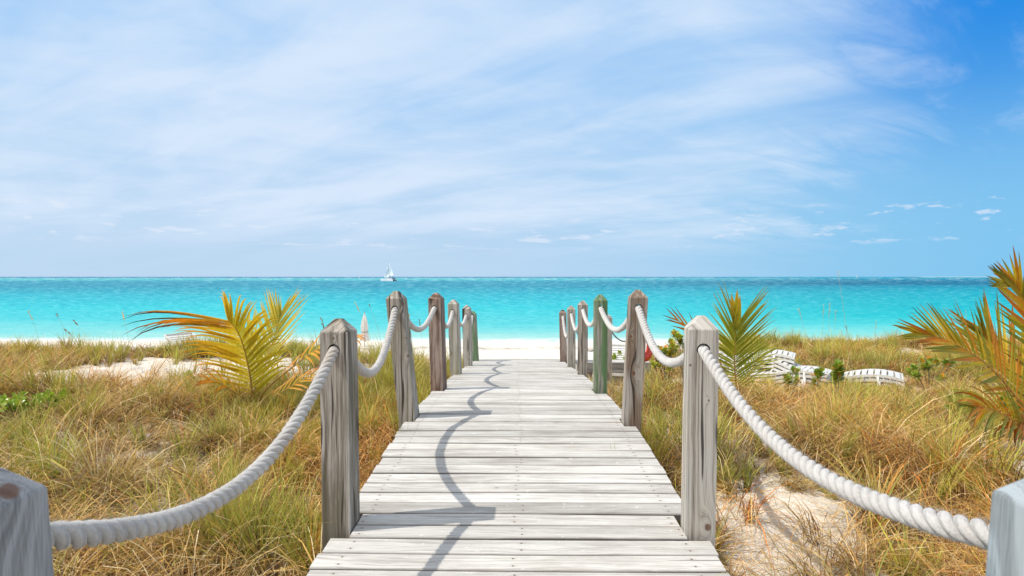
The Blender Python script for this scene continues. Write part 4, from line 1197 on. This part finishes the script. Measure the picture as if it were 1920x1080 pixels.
# ------------------------------------------------------------------ red buoy by the right posts
def buoy():
    p = at(1209, 650, 6.9)
    root = empty('ring_buoy', p, R(35), 'red-orange ring buoy half hidden behind the knotty post on the right', 'buoy')
    b = bmesh.new(); N = 28; M = 12; rr = .105; r0 = .045
    rings = []
    for i in range(N):
        a = 2 * math.pi * i / N
        rings.append([b.verts.new(((rr + r0 * math.cos(2 * math.pi * j / M)) * math.cos(a), r0 * 1.1 * math.sin(2 * math.pi * j / M), 1.35 * (rr + r0 * math.cos(2 * math.pi * j / M)) * math.sin(a))) for j in range(M)])
    for i in range(N):
        for j in range(M): b.faces.new((rings[i][j], rings[(i + 1) % N][j], rings[(i + 1) % N][(j + 1) % M], rings[i][(j + 1) % M]))
    bmesh.ops.recalc_face_normals(b, faces=b.faces)
    bm_link('ring', b, plastic('red_plastic', (.62, .055, .025)), root, True)
    b = bmesh.new(); tube(b, [Vector((0, .09, -1.3)), Vector((0, .09, .25))], .025, 8); bm_link('stake', b, twig_m, root, True)
buoy()

# ------------------------------------------------------------------ closed beach umbrella
def umbrella():
    Z = 33.0; x = (682 - 972) / FPX * Z; zg = float(gz(x, Z)); top = at(682, 588, Z).z
    root = empty('beach_umbrella', (x, Z, zg), 0, 'closed white beach umbrella standing on the beach left of the leaning post', 'umbrella')
    H = top - zg
    m, n = new_mat('canvas'); c = n.coord(); finish(n, n.mix(n.noise(c, 6), (.80, .77, .72), (.70, .66, .60)), .9)
    b = bmesh.new(); prof = [(H, .02), (H * .93, .06), (H * .8, .13), (H * .6, .19), (H * .45, .17), (H * .42, .16), (H * .34, .20), (H * .16, .27)]
    rings = []
    for z, r in prof:
        rings.append([b.verts.new((r * (1 + .28 * math.cos(k * math.pi)) * math.cos(2 * math.pi * k / 16), r * (1 + .28 * math.cos(k * math.pi)) * math.sin(2 * math.pi * k / 16), z)) for k in range(16)])
    for p, q in zip(rings, rings[1:]):
        for k in range(16): b.faces.new((p[k], q[k], q[(k + 1) % 16], p[(k + 1) % 16]))
    b.faces.new(rings[0])
    bm_link('canopy', b, m, root)
    b = bmesh.new(); tube(b, [Vector((0, 0, -.3)), Vector((0, 0, H + .12))], .022, 8); bm_link('pole', b, twig_m, root, True)
    b = bmesh.new(); tube(b, [Vector((.215 * math.cos(a * .3927), .215 * math.sin(a * .3927), H * .435)) for a in range(17)], .018, 6); bm_link('strap', b, twig_m, root, True)
    # low white sand-coloured table beside it
    x2 = x + 1.0
umbrella()

# ------------------------------------------------------------------ boats
sail_m = plastic('sailcloth', (.82, .86, .88), .8); hull_m = plastic('hull_white', (.80, .80, .80), .35); dark_m = plastic('dark_trim', (.05, .07, .12), .5)
def catamaran():
    Z = 612.0; s = Z / FPX
    x = (729 - 972) * s
    root = empty('sailboat', (x, Z, 0), R(-32), 'white catamaran with two sails under way near the horizon, left of centre', 'sailboat')
    def hull(dy):
        b = bmesh.new(); rings = []
        for k in range(15):
            t = k / 14; X = -10 + 19.5 * t; w = 1.0 * math.sin(math.pi * min(1, .12 + t * .95) ** .8) + .05; dk = 1.9 + .9 * (1 - t) ** 2
            rings.append([b.verts.new((X, dy + a * w, z)) for a, z in ((0, -.6), (.8, .2), (1, dk), (-1, dk), (-.8, .2))])
        for p, q in zip(rings, rings[1:]):
            for i in range(5): b.faces.new((p[i], p[(i + 1) % 5], q[(i + 1) % 5], q[i]))
        b.faces.new(rings[0][::-1]); b.faces.new(rings[-1]); bmesh.ops.recalc_face_normals(b, faces=b.faces)
        bm_link('hull', b, hull_m, root)
    hull(-3.4); hull(3.4)
    b = bmesh.new(); box(b, (2.2, 0, 1.9), (12, 6, .5)); box(b, (2.5, 0, 2.9), (7, 4.6, 1.5)); bmesh.ops.bevel(b, geom=b.edges[:], offset=.25, segments=2, affect='EDGES')
    cb = bm_link('cabin', b, hull_m, root)
    b = bmesh.new(); box(b, (2.5, 0, 3.05), (5.6, 4.66, .55)); box(b, (7.6, 0, 3.0), (2.4, 3.0, .9)); bm_link('window', b, dark_m, cb)
    b = bmesh.new(); tube(b, [Vector((-.2, 0, 2)), Vector((-1.4, 0, 18)), Vector((.6, 0, 18.2))][:2], [.16, .10], 8); bm_link('mast', b, dark_m, root, True)
    b = bmesh.new(); tube(b, [Vector((0, 0, 4.6)), Vector((8.2, 0, 4.9))], .14, 8); bm_link('boom', b, dark_m, root, True)
    def sail(name, a, bb, c, belly):
        bmm = bmesh.new(); n = 8; g = {}
        for i in range(n + 1):
            for j in range(n + 1 - i):
                u, v = i / n, j / n
                p = a * (1 - u - v) + bb * u + c * v; p = p + Vector((0, belly * 27 * u * v * (1 - u - v) + belly * 2 * u * (1 - u), 0)); g[i, j] = bmm.verts.new(p)
        for i in range(n):
            for j in range(n - i):
                bmm.faces.new((g[i, j], g[i + 1, j], g[i, j + 1]))
                if j < n - i - 1: bmm.faces.new((g[i + 1, j], g[i + 1, j + 1], g[i, j + 1]))
        o = bm_link(name, bmm, sail_m, root, True)
        md = o.modifiers.new('t', 'SOLIDIFY'); md.thickness = .03
    sail('jib', Vector((-9.0, 0, 3.0)), Vector((-.6, .5, 4.6)), Vector((-1.9, 0, 17.2)), .9)
    sail('mainsail', Vector((.3, 0, 5.0)), Vector((6.8, .6, 5.3)), Vector((.2, 0, 21.5)), .9)
    b = bmesh.new(); tube(b, [Vector((0, 0, 2)), Vector((.1, 0, 22.5))], [.14, .07], 8); bm_link('mast', b, dark_m, root, True)
catamaran()
def far_boat(px, Z, h, label):
    x = (px - 972) / FPX * Z
    root = empty('sailboat', (x, Z, 0), 0, label, 'sailboat')
    b = bmesh.new(); vs = [b.verts.new(v) for v in ((-6, 0, 1.5), (7, 0, 1.8), (5.5, 1.6, 1.6), (-5, 1.8, 1.4), (-5, -1.8, 1.4), (5.5, -1.6, 1.6), (-4, 0, -.5), (5, 0, -.5))]
    for f in ((1, 2, 3, 0), (0, 4, 5, 1), (0, 3, 6), (0, 6, 4), (3, 2, 7, 6), (4, 6, 7, 5), (2, 1, 7), (1, 5, 7)): b.faces.new([vs[i] for i in f])
    bm_link('hull', b, hull_m, root)
    b = bmesh.new(); a = [b.verts.new(v) for v in ((-.2, .05, 2.5), (6, .4, 2.8), (-.2, .05, h))]; c = [b.verts.new(v.co + Vector((0, .1, 0))) for v in a]
    b.faces.new(a); b.faces.new(c[::-1])
    for i in range(3): b.faces.new((a[i], c[i], c[(i + 1) % 3], a[(i + 1) % 3]))
    bm_link('mainsail', b, sail_m, root)
    b = bmesh.new(); tube(b, [Vector((-.3, 0, 1)), Vector((-.3, 0, h + .5))], .15, 6); bm_link('mast', b, hull_m, root)
far_boat(1601, 2600, 16, 'tiny white sailboat far off on the horizon at the right')
far_boat(672, 2400, 8, 'tiny white boat on the horizon just left of the catamaran')
print('OBJECTS', len(bpy.data.objects))
